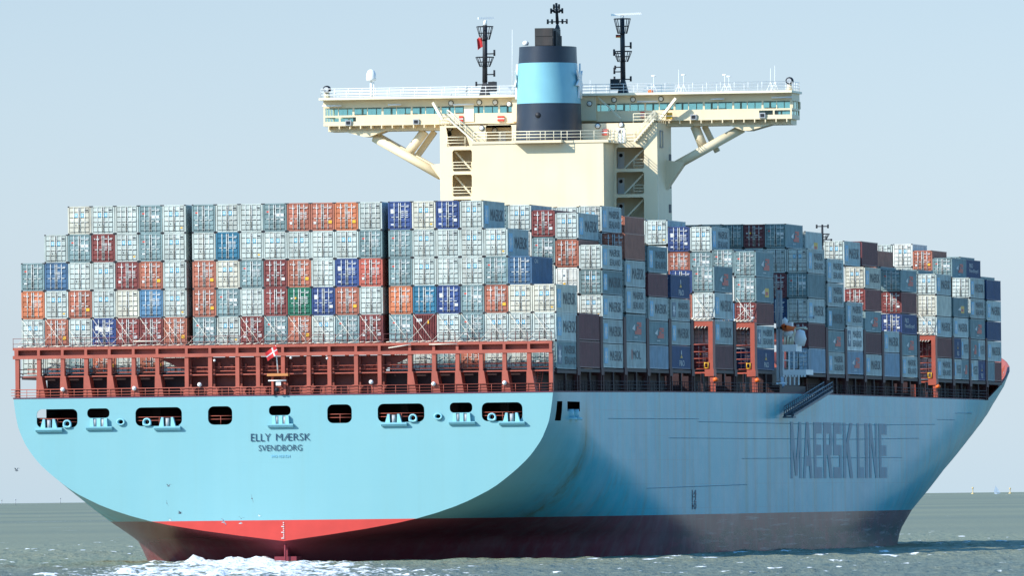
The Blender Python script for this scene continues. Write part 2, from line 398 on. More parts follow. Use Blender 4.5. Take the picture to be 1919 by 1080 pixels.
# mooring deck behind the openings, upper deck and bow
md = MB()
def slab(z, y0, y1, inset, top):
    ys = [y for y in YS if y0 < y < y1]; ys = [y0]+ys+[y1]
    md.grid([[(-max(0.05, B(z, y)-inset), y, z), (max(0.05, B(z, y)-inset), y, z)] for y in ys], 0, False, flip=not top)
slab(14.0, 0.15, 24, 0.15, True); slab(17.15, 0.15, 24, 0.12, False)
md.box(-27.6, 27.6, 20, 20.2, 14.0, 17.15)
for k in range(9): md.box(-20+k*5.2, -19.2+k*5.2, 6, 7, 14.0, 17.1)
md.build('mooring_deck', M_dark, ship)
dk = MB()
ys = [y for y in YS if y <= 340]
dk.grid([[(-B(17.3, y)+.1, y, deck(y)-0.02), (B(17.3, y)-.1, y, deck(y)-0.02)] for y in ys], 0, False, flip=True)
ys = [y for y in YS if 335 <= y <= 396]
dk.grid([[(-max(0, B(20.5, y)-.2), y, 20.9), (max(0, B(20.5, y)-.2), y, 20.9)] for y in ys], 0, False, flip=True)
dk.box(-24, 24, 335, 335.3, 18, 20.9)
dk.build('weather_deck', M_dark, ship)
bw = MB()
for sgn in (1, -1):
    rows = []
    for Y in [y for y in YS if y >= 308]:
        z1 = ztop(Y); z0 = min(z1, deck(Y)-.05); r = []
        for q in (0, .25, .5, .75, 1):
            z = z0+(z1-z0)*q; yy = min(Y-0.2, lerp(z, YE)-0.5); r.append((sgn*max(0, B(z, yy)-0.28), yy, z))
        zt = z1; yy = min(Y, lerp(zt, YE)); r.append((sgn*max(0, B(zt, yy)-0.01), yy, zt+0.02)); rows.append(r)
    bw.grid(rows, 0, True, flip=(sgn < 0))
    for Y in (346, 352, 358, 364, 370, 376, 381, 386):     # bulwark stays
        z = 20.9; b1 = B(z, Y)-.3; b2 = B(ztop(Y), Y)-.3
        bw.face([(sgn*b1, Y, z), (sgn*(b1-1.3), Y, z), (sgn*b2, Y, ztop(Y)-.1)], 0)
bw.build('bulwark', M_deckred, ship)
# deck edge strip
de = MB()
de.prism([(-28.3, 17.3), (28.3, 17.3), (28.3, 17.42), (-28.3, 17.42)], -0.05, 0.25)
for a, b in zip(YS, YS[1:]):
    if b <= 308: de.grid([[(B(17.3, y)+.02, y, deck(y)), (B(17.3, y)+.02, y, deck(y)+.13), (B(17.3, y)-.3, y, deck(y)+.13)] for y in (a, b)], 0, False)
de.build('deck_edge', mat('deck_edge_red', (0.12, 0.03, 0.05), .6), ship)
# fender strips / weld lines on the starboard side
for (x0, y0, x1, y1) in ((1140, 785, 1309, 785.5), (1309, 791, 1600, 797), (1600, 797.5, 1752, 796), (1254, 821.5, 1600, 824), (1600, 824, 1722, 822), (1390, 860, 1690, 858), (1212, 916, 1400, 909), (1756, 787, 1790, 787.5), (1790, 775, 1822, 775)):
    f = MB(); a = onX(x0, y0, HB); b = onX(x1, y1, HB); n = 12
    rows = []
    for i in range(n+1):
        p = a.lerp(b, i/n); x = B(p.z, p.y)
        rows.append([(x-.02, p.y, p.z-.05), (x+.04, p.y, p.z), (x-.02, p.y, p.z+.05)])
    f.grid(rows, 0, False); f.build('rubbing_strip', mat('strip', (0.07, 0.24, 0.30), .6, .3, 1.0) if 'MS' not in globals() else MS, ship)
    MS = bpy.data.materials['strip']
# writing
def side_fn(cx, cz, sc=1.0):
    def fn(v): Y = cx+v.x; z = cz+v.y; return (B(z, Y)+0.03+v.z*0.2, Y, z)
    return fn
GLYPH = {   # block capitals as stroke quads in a unit box; the second list stands 4 mm prouder where strokes cross
 'E': ([(0,0,.3,1), (.3,0,1,.2), (.3,.41,.92,.6), (.3,.8,1,1)], []), 'L': ([(0,0,.34,1), (.34,0,1,.2)], []), 'I': ([(0,0,1,1)], []),
 'M': ([(0,0,.2,1), (.8,0,1,1)], [[(.0,1),(.22,1),(.6,.05),(.4,.05)], [(.4,.08),(.6,.08),(1,1),(.78,1)]]), 'N': ([(0,0,.26,1), (.74,0,1,1)], [[(0,1),(.27,1),(1,0),(.73,0)]]),
 'A': ([(.3,.22,.7,.4)], [[(0,0),(.26,0),(.6,1),(.36,1)], [(1,0),(.74,0),(.42,.98),(.64,1)]]), 'K': ([(0,0,.3,1)], [[(.28,.38),(.28,.62),(.7,1),(1,1)], [(.34,.52),(.58,.68),(1,0),(.7,0)]]),
 'R': ([(0,0,.3,1), (.3,.8,.9,1), (.3,.42,.9,.6), (.68,.6,1,.8)], [[(.4,.45),(.72,.45),(1,0),(.68,0)]]), 'S': ([(0,0,1,.2), (0,.41,1,.6), (0,.8,1,1), (0,.6,.32,.8), (.68,.2,1,.41)], [])}
z0_, z1_ = onX(1570, 897, HB).z, onX(1570, 793, HB).z
for ch, xa, xb in (('M',1481.5,1502), ('A',1504.5,1522), ('E',1525,1540), ('R',1543,1560), ('S',1562,1577.5), ('K',1580,1598), ('L',1606,1618.5), ('I',1621,1626), ('N',1629,1644), ('E',1647,1662)):
    ya, yb2 = onX(xa, 845, HB).y, onX(xb, 845, HB).y; lt = MB()
    for lst, dx in ((GLYPH[ch][0], .03), (GLYPH[ch][1], .036)):
        for q in lst:
            P = [(q[0], q[1]), (q[2], q[1]), (q[2], q[3]), (q[0], q[3])] if not isinstance(q, list) else q
            pts = []
            for n_, (u, v) in enumerate(P): Yq = ya+(yb2-ya)*u; zq = z0_+(z1_-z0_)*v; pts.append((B(zq, Yq)+dx+.003*(lst.index(q) if isinstance(q, list) else 0), Yq, zq))
            lt.face(pts)
    lt.build('side_letter', M_faded, ship)
lt = MB()
def stern_text(s, x0, x1, y0, y1, bold=-0.008):
    a = onY(x0, (y0+y1)/2, -0.1); b = onY(x1, (y0+y1)/2, -0.1); h = onY((x0+x1)/2, y0, -.1).z-onY((x0+x1)/2, y1, -.1).z; zc = (onY((x0+x1)/2, y0, -.1).z+onY((x0+x1)/2, y1, -.1).z)/2
    V, Fc = text_pts(s, size=1, bold=bold, depth=0.02); xs = [v.x for v in V]; yy = [v.y for v in V]
    n0 = len(lt.v)
    for v in V: lt.v.append((a.x+(v.x-min(xs))/(max(xs)-min(xs))*(b.x-a.x), -0.085+v.z*0.5, zc+(v.y-(max(yy)+min(yy))/2)/(max(yy)-min(yy))*h))
    for f in Fc: lt.f.append(tuple(n0+i for i in f)); lt.m.append(0); lt.sm.append(False)
stern_text('ELLY', 470, 507, 813.5, 827.5)
lt.build('name_lettering', M_dkblue, ship); lt = MB(); stern_text('M\u00c6RSK', 517, 581.5, 813, 826.5)
lt.build('name_lettering', M_dkblue, ship); lt = MB(); stern_text('SVENDBORG', 484.5, 566, 834.5, 845.5)
lt.build('name_lettering', M_dkblue, ship)
lt = MB(); stern_text('IMO 9321524', 508, 543, 853, 858, 0.0); lt.build('registry_lettering', M_logo, ship)
lt = MB()
for k in range(9):
    z = 2.6+k*0.2; lt.box(-.06 if k % 3 else -.24, .06, -.09, -.07, z, z+.09)
lt.build('draught_marks', M_label, ship)
lt = MB()
for x, y, s in ((1300, 926, '14'), (1300, 937, '12'), (1300, 950, '10'), (1298, 948, '-')):
    p = onX(x, y, HB); add_text(lt, s, side_fn(p.y, p.z), size=1.0, bold=.02, depth=.02, sx=3.5)
for x, y in ((1125, 946), (1154, 944)):
    p = onX(x, y, HB-2.6)
lt.build('side_marks', M_dkblue, ship)

# stern fittings: shelves with roller fairleads, ring fairleads, rails in the openings
def shelf(x0, x1, yt, yb):
    a = onY(x0, yt, -.4); b = onY(x1, yt, -.4); z1 = (a.z+b.z)/2; z0 = onY((x0+x1)/2, yb, -.4).z
    s = MB(); P = [(-.06, z0), (-.3, z0+.05), (-.5, z0+.25), (-.53, z1), (-.06, z1)]
    n = len(s.v); X0, X1 = a.x, b.x
    for X in (X0, X1): s.v += [(X, y, z) for y, z in P]
    k = len(P); s.f += [tuple(n+i for i in range(k)), tuple(n+k+i for i in reversed(range(k)))]
    for i in range(k): j = (i+1) % k; s.f.append((n+i, n+k+i, n+k+j, n+j))
    s.m += [0]*(k+2); s.sm += [False]*(k+2)
    s.build('fairlead_shelf', M_bluepaint, ship); return X0, X1, z1
def rollers(x0, x1, yt, z0, n=2, taper=0.25):
    a = onY(x0, yt, -.4); b = onY(x1, yt, -.4); z1 = (a.z+b.z)/2; s = MB(); W = b.x-a.x
    for X, sg in ((a.x, 1), (b.x, -1)):
        s.prism([(X-sg*taper, z0), (X+sg*.45*W/2.2, z0), (X+sg*.38*W/2.2, z1), (X, z1)], -.42, .1)
    if n == 2: xm = (a.x+b.x)/2; s.box(xm-.2, xm+.2, -.4, .1, z0, z1)
    s.box(a.x+.05, b.x-.05, .0, .12, z0, z1-.05, 1)
    for k in range(n):
        xc = a.x+W*((k+.5)/n if n == 2 else .5); s.bar((xc, -.16, z0), (xc, -.16, z1-.1), .2, 2, 10)
    s.build('roller_fairlead', [M_bluepaint, M_black, M_grey], ship)
X0, X1, z1 = shelf(66.5, 116, 802.5, 811); rollers(80, 102, 786, z1, 1)
X0, X1, z1 = shelf(161, 209.5, 800, 807); rollers(169, 200, 784.5, z1, 2, .05)
X0, X1, z1 = shelf(288.5, 337.5, 799.5, 807); rollers(302, 324, 782.5, z1, 1)
X0, X1, z1 = shelf(501.5, 549, 795, 802); rollers(510.5, 540.5, 779.5, z1, 2, .05)
X0, X1, z1 = shelf(714, 762, 792.5, 800); rollers(726, 748, 776.5, z1, 1)
X0, X1, z1 = shelf(841, 890, 790.5, 797); rollers(849, 880.5, 774.5, z1, 2, .05)
X0, X1, z1 = shelf(935, 983, 790.5, 797.5); rollers(947, 969.5, 774, z1, 1)
def ring(cx, cz, rx, rz, square=False):
    s = MB(); rows = []
    for rr, yy in ((1.0, -.06), (1.0, -.22), (.85, -.3), (.66, -.25), (.55, -.1), (.55, .3)):
        row = []
        for i in range(20):
            t = 2*pi*i/20; px, q = cos(t), sin(t)
            if square and q < 0 and rr > .8: px = max(-1, min(1, px*1.35)); q = max(-1, q*1.1)
            row.append((cx+rx*rr*px, yy, cz+rz*rr*q))
        rows.append(row)
    s.grid(rows, 0, True, flip=True, close=True); s.build('ring_fairlead', M_bluepaint, ship)
for c in RINGS: ring(c.x, c.z, .46, .36)
for x, y in ((126, 795), (275.5, 791.5), (774, 784), (922, 782)):
    c = onY(x, y, -.1); ring(c.x, c.z, .45, .42, True)
for (x0, x1, z0, z1) in OP3:
    if z1-z0 > 1.4:
        rl = MB()
        for q in (.48, .3): rl.bar((x0+.1, .3, z0+(z1-z0)*q), (x1-.1, .3, z0+(z1-z0)*q), .035)
        n = int((x1-x0)/1.3)+1
        for k in range(1, n): X = x0+(x1-x0)*k/n; rl.bar((X, .3, z0), (X, .3, z0+(z1-z0)*.48), .03)
        rl.build('opening_rail', M_deckred, ship)
rb = MB()       # rudder head and stern post
rb.box(-.15, .15, 1.2, 4, -1.5, 2.2); rb.prism([(-1.2, .75), (1.1, .75), (1.1, .1), (-1.2, .1)], 1.0, 4.5)
rb.bar((0, .6, 2.4), (0, .6, -.5), .1)
rb.build('rudder', M_foul, ship)
# side mooring openings: frames & rollers on starboard
s = MB()
for yy in (10.3, 13.4):
    s.bar((28.1, yy, 14.7), (28.1, yy, 15.6), .45, 0, 8); s.bar((28.2, yy, 14.5), (28.2, yy, 14.75), .7, 0, 8)
s.build('side_roller', M_bluepaint, ship)

# ------------------------------------------------------------------ stern lashing bridge
PX = [33, 73.5, 118, 162, 206, 251, 295.5, 350.5, 394.5, 445.5, 484, 531, 579, 618, 668, 712, 769, 814, 858, 902, 946, 992, 1033]
PXX = [onY(x, 690, 0.4).x for x in PX]
def zz(xy, Y=.3): return onY(xy[0], xy[1], Y).z
zb0 = zz((528, 668-.5)); zb1 = zz((528, 645)); zb2 = zz((528, 648)); zbl = zz((528, 661)); zmid = zz((528, 700))
zd = 17.42
slb = empty('stern_lashing_bridge'); slb.parent = ship
b = MB()
x0, x1 = -28.3, 28.2
b.box(x0, x1, .1, 1.0, zb2, zb2+.12); b.box(x0, x1, .1, .25, zb2-.16, zb2)      # walkway and upper flange
b.box(x0, x1, .1, 1.0, zbl-.32, zbl-.12); b.box(x0, x1, .05, .2, zbl-.36, zbl)     # lower flange
b.box(x0, x1, .85, .95, zbl, zb2)                                                  # web plate set back
for X in PXX: b.box(X-.14, X+.14, .1, .85, zbl, zb2-.16)
b.build('walkway_beam', M_deckred, ship)
for k, X in enumerate(PXX):
    b = MB(); wd = .2
    ctr = 7 <= k <= 15
    b.box(X-wd, X+wd, .15, .75, (zmid if not ctr else zd), zbl-.32)
    b.box(X-wd+.03, X+wd-.03, .75, 1.0, (zmid if not ctr else zd), zbl-.32)
    if ctr:
        sg = 1 if k < 12 else -1                                                  # arched knees
        P = [(X, zd), (X+sg*.95, zd), (X+sg*.75, zd+.35), (X+sg*.95, zd+.75), (X+sg*.2, zd+.95), (X, zd+.95)]
        b.prism(P if sg > 0 else P[::-1], .2, .5)
        P = [(X-sg*.2, zd), (X-sg*.2, zd+.9), (X-sg*.75, zd+.75), (X-sg*.35, zd+.3), (X-sg*.45, zd)]
        b.prism(P if sg > 0 else P[::-1], .22, .52)
    elif k not in (0, 22):
        sg = 1 if k < 12 else 1
        b.prism([(X-.3, zd), (X+.65, zd), (X+.3, zmid), (X-.25, zmid)], .15, 1.9)
    else: b.box(X-.2, X+.2, .15, .75, zd, zmid)
    b.build('bridge_post', M_deckred, ship)
b = MB()
for yv in (687, 694.5): z = zz((528, yv)); b.bar((x0+.3, .9, z), (x1-.2, .9, z), .05)
z = zmid; b.box(x0+.2, x1-.1, .5, 1.9, z-.12, z)
for yv, r in ((727, .045), (732.5, .03), (738, .03)): z = zz((528, yv-2)); b.bar((x0-.2, .05, z), (x1+.1, .05, z), r)
for k in range(46): X = x0+.2+k*(x1-x0-.3)/45; b.bar((X, .05, zd-.05), (X, .05, zz((528, 725))), .03)
b.build('deck_rail', M_deckred, ship)
b = MB()
for yv in (0.5, 1.05): b.bar((x0, .12, zb2+yv), (x1, .12, zb2+yv), .03)
for k in range(46): X = x0+.05+k*(x1-x0-.1)/45; b.bar((X, .12, zb2), (X, .12, zb2+1.05), .028)
b.build('walkway_rail', mat('rail_brown', (0.16, 0.05, 0.045), .6), ship)
# machinery block in the middle
b = MB()
Xa, Xb = PXX[7]-.3, PXX[15]+.3
b.box(Xa, Xb, 2.05, 2.25, zd, zbl-.4)
for k in range(7, 16): b.box(PXX[k]-.15, PXX[k]+.25, 1.5, 2.05, zd, zbl-.4)
b.prism([(Xa, zbl-.4), (Xa, zbl-1.8), (Xa-3.0, zbl-.4)][::-1], 1.95, 2.2); b.prism([(Xb, zbl-.4), (Xb+3.0, zbl-.4), (Xb, zbl-1.8)][::-1], 1.95, 2.2)
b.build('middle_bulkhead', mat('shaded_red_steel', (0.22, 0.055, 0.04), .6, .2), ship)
b = MB(); rng = random.Random(3)
for k in range(7, 16):
    for j in range(3):
        X = PXX[k]+.5+j*.65; z = zmid+rng.uniform(.2, .5); b.box(X, X+rng.uniform(.15, .4), 1.7, 2.05, z, z+rng.uniform(.35, .8))
    b.box(PXX[k], PXX[k]+2.4, 1.6, 1.68, zmid+.45, zmid+.53)
    b.lathe([(0, -.25), (.2, -.18), (.25, 0), (.15, .1)], (PXX[k]+rng.uniform(.6, 1.8), 1.7), zmid+1.9, 8, 0)
b.build('lashing_gear', M_deckred, ship)
for (x, y) in ((61/4.8*0+117.5, 730.5), (251.5, 728.5), (374, 721.5), (695.5, 716.5), (812.5, 720), (945.5, 718), (402, 676), (545, 671), (613, 672)):
    b = MB(); p = onY(x, y, -.05 if y > 700 else .2); r = .24 if y > 700 else .14
    b.lathe([(0, -r), (r*.7, -r*.7), (r, 0), (r*.7, r*.7), (0, r)], (p.x, p.z), p.y, 10, 0, axis='y'); b.build('deck_lamp', M_white, ship)
# ladders at both ends
for x0_, Y in ((-26.0, 1.2), (26.2, 1.4)):
    b = MB(); z0_, z1_ = zd, zmid
    for dx in (0, .5): b.bar((x0_+dx, Y, z0_), (x0_+dx+.3, Y, z1_), .04)
    for k in range(9): z = z0_+(z1_-z0_)*(k+.5)/9; b.bar((x0_, Y, z), (x0_+.6, Y, z), .03)
    b.build('ladder', M_deckred, ship)
# lashing rods over the lowest row of the stern wall
def rowx(k):
    return -28.1+2.5*k+(0.6 if k > 7 else 0)+(0.6 if k > 15 else 0) - (0.6 if k == 7 and False else 0)
def colx(c): return -28.1+2.5*c+0.6*((c >= 7)+(c >= 15))
zt1 = 19.75+2*2.905
for c in range(22):
    b = MB(); X = colx(c); zb_ = zb2+.25
    rr = random.Random(c)
    if rr.random() < .92: b.bar((X-.1, 1.0, zb_), (X+2.3, 3.2, zt1-.05), .025, 0, 5)
    if rr.random() < .92: b.bar((X+2.5, .9, zb_), (X+.1, 3.12, zt1-.05), .025, 0, 5)
    if rr.random() < .5: b.bar((X+1.6, .8, zb_), (X+.1, 3.1, zt1-1.1), .024, 0, 5)
    for q in range(3): b.bar((X+.2+q*.8, .6+rr.random(), zb2+.2), (X+.8+q*.8+rr.random()*.4, .6+rr.random(), zb2+.3), .05, 0, 5)
    b.build('lashing_rod', M_rod, ship)
b = MB()
for x0_, y0_, x1_, y1_ in ((728, 652.5, 770, 646), (804, 646, 857, 645), (250, 640, 300, 640)):
    p = onY(x0_, y0_, -.1); q = onY(x1_, y1_, -.1); b.bar(p, q, .06)
b.build('loose_rod', M_rod, ship)
slb_o = slb; bpy.data.objects.remove(slb_o)
# stern flag platform
b = MB(); p = onY(522, 702, -.6); pl = onY(502, 704, -.6); pr = onY(541, 699, -.6)
b.box(pl.x, pr.x, -1.1, .1, p.z-.18, p.z+.08); b.build('flag_platform', M_wood, ship)
b = MB()
for X in (pl.x+.3, pr.x-.6): b.box(X, X+.22, -.35, .05, zd, p.z-.18)
b.bar((pl.x+.1, -.9, p.z-.65), (pr.x-.2, -.9, p.z-.65), .07, 1); b.box(p.x-.25, p.x+.25, -.8, -.4, p.z-1.15, p.z-.75, 1)
b.lathe([(0, -.2), (.22, -.1), (.22, .1), (0, .2)], (p.x-.2, zd+.5), -.6, 10, 2, axis='y')
b.build('platform_frame', [M_orange, M_white, M_black], ship)
b = MB(); ftop = onY(516.5, 648, -1.6); fb = onY(521, 700, -.8); b.bar(fb, ftop, .07, 0, 8, .05); b.build('flag_staff', M_white, ship)

# ------------------------------------------------------------------ side structure along the deck
BAYY = [2.5+14.2*k+(22.7 if k >= 10 else 0) for k in range(22)]
BASE = {0: 19.75, 1: 19.97, 2: 20.08, 3: 20.19, 4: 20.19, 5: 20.29, 6: 20.37, 7: 20.45, 8: 20.53, 9: 20.61}
def base(k): return BASE.get(k, 20.53)
for k in range(22):
    if k == 21: continue
    Y = BAYY[k]; b = MB(); z0, z1 = deck(Y)-.01, base(k)-.1
    xo = 22.6 if k in (6, 8, 16) else 28.1
    b.box(-25.2, min(25.2, xo), Y-.1, Y+12.3, z0, z1)
    if k not in (5, 6, 7, 8, 9, 15, 16, 20): b.box(-25.15, 25.15, Y+12.3, BAYY[k+1]-.1, z0, z1-.4)  # box added to keep the sun out between the covers
    b.box(-28.1, xo, Y+(.9 if k == 0 else 0), Y+12.2, z1-.35, z1)
    b.build('hatch_cover', M_dark, ship)
POSTS = MB()
for k in list(range(0, 21)):
    Y = BAYY[k]-1.0 if k < 21 else BAYY[20]+13.2
    if k == 0: continue
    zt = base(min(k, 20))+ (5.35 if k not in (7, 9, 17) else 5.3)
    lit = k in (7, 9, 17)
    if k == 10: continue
    b = MB()
    zs_ = base(min(k, 20))-.2; zdk = deck(Y)
    yo = Y-.75
    b.box(27.62, 28.12, yo, yo+.55, zs_, zt, 0); b.box(27.62, 28.12, yo+.6, Y+.85, zs_, zt, 0)
    b.box(27.2, 28.2, yo-.1, Y+.95, zs_-.6, zs_+.15)
    for q in (yo+.05, Y+.55): b.box(27.75, 28.15, q, q+.25, zdk, zs_-.6)
    b.box(25.5, 25.72, yo, Y+.85, zdk, zt)                         # plate added to keep the sun out of the portal
    # header with a shallow arch
    P = [(25.72, zt-1.0), (26.1, zt-.75), (26.6, zt-.6), (27.2, zt-.6), (27.62, zt-.62), (27.62, zt), (25.72, zt)]
    b.prism(P, yo, Y+.8)
    b.box(-28.1, 25.5, Y-.5, Y+.5, zt-.5, zt)
    for zq in (2.9, 2.1, 1.35): b.bar((25.6, yo+.1, zs_+zq), (27.7, yo+.1, zs_+zq), .055)
    for zq in (-.05, -1.2): b.bar((25.6, yo+.5, zs_+.95+zq*.6), (27.7, yo+.5, zs_+.95+zq*.6), .04)
    b.box(25.7, 28.0, yo+.05, Y+.8, zs_-.3, zs_-.12)
    b.build('lashing_bridge', M_orange if lit else mat('unlit_red_steel', (0.075, 0.02, 0.02), .6, .2) if 'MD' not in globals() else (M_orange if lit else MD), ship)
    MD = bpy.data.materials.get('unlit_red_steel') or M_dark
    if lit:
        g = MB()
        for q in range(5): g.bar((25.8+q*.35, yo-.05, zt-.75-.02*q), (26.0+q*.35, yo-.05, zt-.6), .05)
        g.bar((25.85, yo-.1, zt-1.3), (25.9, yo-.12, zt+.4), .07); g.bar((25.8, yo-.1, zt+.12), (28, yo-.1, zt+.15), .09)
        for q in range(5): g.bar((25.8+q*.45, yo-.2, zt+.1), (26.2+q*.45, yo-.2, zt+.4), .05)
        zt2 = zt+2.75
        g.bar((25.9, yo+.3, zt+.1), (27.9, Y+.6, zt2), .035); g.bar((27.9, yo+.3, zt+.1), (25.9, Y+.6, zt2), .035)
        g.build('lashing_rod', M_rod, ship)
        g = MB(); g.lathe([(0, -.2), (.3, -.1), (.35, .15), (0, .4)], (28.35, yo+.2), zdk+1.4, 8, 0); g.build('float_lamp', M_hiviz, ship)
        g = MB()
        for q in (0, .55): g.bar((27.2, yo-.1, zs_+.3+q), (27.2+.4, yo-.1, zs_+.3+q), .05)
        for q in (0, .4): g.bar((27.2+q, yo-.1, zs_+.3), (27.2+q, yo-.1, zs_+.95), .05)
        g.build('yellow_hoop', M_yellow, ship)
b = MB()
Y = 4.0
while Y < 308:
    zdk = deck(Y)
    if not (143 < Y < 165): b.bar((28.1, Y, zdk), (28.1, Y, zdk+1.15), .035, 0, 5)
    Y += 1.55
Yq = [4, 70, 160, 308]
for a, c in zip(Yq, Yq[1:]):
    for h in (.4, .78, 1.15): b.bar((28.1, a, deck(a)+h), (28.1, c, deck(c)+h), .03, 0, 5)
b.build('side_rail', M_dark, ship)
for k in range(20):
    if k in (10,): continue
    Y = BAYY[k]
    for X, dy in ((28.0, 6.0), (27.4, 2.75), (27.4, 9.15)):
        b = MB(); b.box(X-.1, X+.1, Y+dy-.18, Y+dy+.18, deck(Y), base(k)-.45); b.build('side_stanchion', M_dark, ship)

# ------------------------------------------------------------------ deckhouse
YC, YT, YB = 144.5, 151.5, 157.4
dh = empty('deckhouse'); dh.parent = ship
cx0, cx1 = -6.77, 8.37; tx0, tx1 = -11.8, 13.37
zc1 = onY(1008, 268.5, YC).z
ztw = onY(1028, 236, YT).z
b = MB(); b.box(cx0, cx1, YC, YT-.01, 18, zc1); b.box(cx0-.1, cx1+.6, YC-.12, YT+.0, zc1, zc1+.3)
pA = onY(962, 268, YC-1.3).x; pB = onY(1052, 268, YC-1.3).x
b.box(pA, pB, YC-1.35, YC-.12, zc1+.02, zc1+.32)
b.build('engine_casing', M_cream, dh)
# aft wall of the tower with its stair openings
def H(x0, x1, y0, y1, r=.25): 
    xm = (x0+x1)/2; return rrect(onY(x0, (y0+y1)/2, YT).x, onY(x1, (y0+y1)/2, YT).x, onY(xm, y1, YT).z, onY(xm, y0, YT).z, r)
Lz = [(281, 321), (327, 368), (374, 414)]
Rz = [(276, 316), (322, 364), (370, 412)]
hl = [H(848, 884.5, a, c) for a, c in Lz]+[H(1155, 1207, a, c) for a, c in Rz]
xl0 = onY(836, 250, YT).x; xl1 = onY(880, 250, YT).x; zl0 = onY(850, 274, YT).z; zl1 = onY(850, 234, YT).z
hl.append([(onY(842, 272, YT).x, zl0), (xl1, zl0), (onY(868, 240, YT).x, zl1-.3), (onY(860, 234, YT).x, zl1-.3), (xl0, zl1-.3)])
hl.append(H(910, 959, 233, 268, .35))
plate('tower_aft_wall', [(tx0, 18), (tx1, 18), (tx1, ztw), (tx0, ztw)], hl, YT, .25, M_cream, dh)
b = MB()
b.box(tx0, tx0+.25, YT+.26, 161, 18, ztw); b.box(tx1-.25, tx1, YT+.26, 161, 18, ztw); b.box(tx0+.25, tx1-.25, 160.7, 161, 18, ztw)
b.box(tx0+.25, tx1-.25, YT+3.2, YT+3.4, 18, ztw)
for a, c in Lz+[(222, 274)]:
    z = onY(866, c+1, YT).z; b.box(tx0+.25, cx0+.2, YT+.26, YT+3.2, z-.25, z)
for a, c in Rz+[(222, 268)]:
    z = onY(1180, c+1, YT).z; b.box(cx1-.2, tx1-.25, YT+.26, YT+3.2, z-.25, z)
b.box(-5.5, -.5, YT+.26, YT+3.2, onY(935, 270, YT).z-.2, onY(935, 269, YT).z)
b.build('tower', M_cream, dh)
# bridge across the ship: floor, girder, walls, window bands, roof
YB1 = 163.0; BW = 27.25; BC = 0.75
x0, x1 = BC-BW, BC+BW
zf = onY(1045, 227, YB).z; zg = zf-.75; zw0 = onY(1045, 209.5, YB).z; zw1 = onY(1045, 195.5, YB).z; zr = onY(1045, 181, YB).z; zr1 = zr+.25
b = MB()
b.box(x0+.3, x1-.3, YB+1.2, YB1-.4, zg, zf-.15); b.box(x0, x1, YB-.05, YB1+.05, zf-.15, zf)
for k in range(44):
    X = x0+.6+k*(x1-x0-1.2)/43
    if abs(X-BC) > 12.5: b.box(X-.06, X+.06, YB-.05, YB+1.2, zf-.5, zf-.15)
b.build('wing_girder', M_cream, dh)
b = MB()
zlw0, zlw1 = onY(1470, 218.5, YB).z+.1, onY(1470, 209, YB).z-.1
for Ya_, Yb_ in ((YB, YB+.15), (YB1-.15, YB1)):
    b.box(x0+4, x1-4, Ya_, Yb_, zf, zw0)
    for xa, xb in ((x0, x0+4), (x1-4, x1)):
        b.box(xa, xb, Ya_, Yb_, zf, zf+.35); b.box(xa, xb, Ya_, Yb_, zw0-.22, zw0)
        for q in (0, 1.8, 3.8): b.box(xa+q, xa+q+.2, Ya_, Yb_, zf+.35, zw0-.22)
    b.box(x0, x1, Ya_, Yb_, zw1, zr)
    k = 0; X = x0
    while X < x1-.05:
        wd = .22 if k % 2 == 0 else .09
        b.box(X, X+wd, Ya_+.02, Yb_-.02, zw0, zw1); X += 1.7; k += 1
    b.box(x1-.22, x1, Ya_, Yb_, zw0, zw1)
for X in (x0, x1-.15):
    b.box(X, X+.15, YB+.15, YB1-.15, zf, zf+.35); b.box(X, X+.15, YB+.15, YB1-.15, zw0-.22, zw0); b.box(X, X+.15, YB+.15, YB1-.15, zw1, zr)
    for q in range(4): yq = YB+.15+q*1.75; b.box(X+.02, X+.13, yq, yq+.12, zf+.35, zw1)
b.build('bridge_wall', M_cream, dh)
b = MB()
b.box(x0+.02, x1-.02, YB+.06, YB+.09, zw0-.0, zw1); b.box(x0+.02, x1-.02, YB1-.09, YB1-.06, zw0, zw1)
for xa, xb in ((x0+.05, x0+4), (x1-4, x1-.05)): b.box(xa, xb, YB+.06, YB+.09, zf+.36, zw0-.23); b.box(xa, xb, YB1-.09, YB1-.06, zf+.36, zw0-.23)
b.build('window_band', M_glass, dh)
b = MB(); b.box(x0-.25, x1+.25, YB-1.5, YB1+.3, zr, zr1); b.build('bridge_roof', M_creamlt, dh)
b = MB(); b.box(x0+.3, x1-.3, YB+.2, YB1-.2, zr-.06, zr-.01); 
for k in range(9): X = x0+3+k*6; b.box(X, X+1.4, YB+2.4, YB+3.4, zf, zf+1.25)
b.bar((4.6, YB+.5, zw0), (4.6, YB+.5, zw1), .2)
b.build('bridge_console', M_black, dh)
# centre part: balcony between the tower edge and the bridge, doors, lamps
b = MB(); b.box(tx0, tx1, YT, YB-.06, ztw, ztw+.2)
b.box(onY(960, 220, YB-.6).x, onY(1118, 220, YB-.6).x, YB-.8, YB-.01, zf, zr-.05)
b.build('bridge_deck', M_cream, dh)
def rail(name, pts, h=1.05, n=3, r=.04, step=1.6, m_=None, par=None):
    b = MB()
    for a, c in zip(pts, pts[1:]):
        a = Vector(a); c = Vector(c); L = (c-a).length; k = max(1, round(L/step))
        for i in range(k+1): p = a.lerp(c, i/k); b.bar(p, p+Vector((0, 0, h)), r, 0, 5)
        for j in range(1, n+1): q = Vector((0, 0, h*j/n)); b.bar(a+q, c+q, r, 0, 5)
    return b.build(name, m_ or M_creamlt, par or dh)
zrc = zc1+.3
rail('railing', [(onY(887, 260, YC).x, YC, zrc), (cx1+.5, YC, zrc), (cx1+.5, YT, zrc)])
rail('railing', [(pA, YC-1.3, zrc), (pB, YC-1.3, zrc)])
for k in range(4): pass
b = MB()
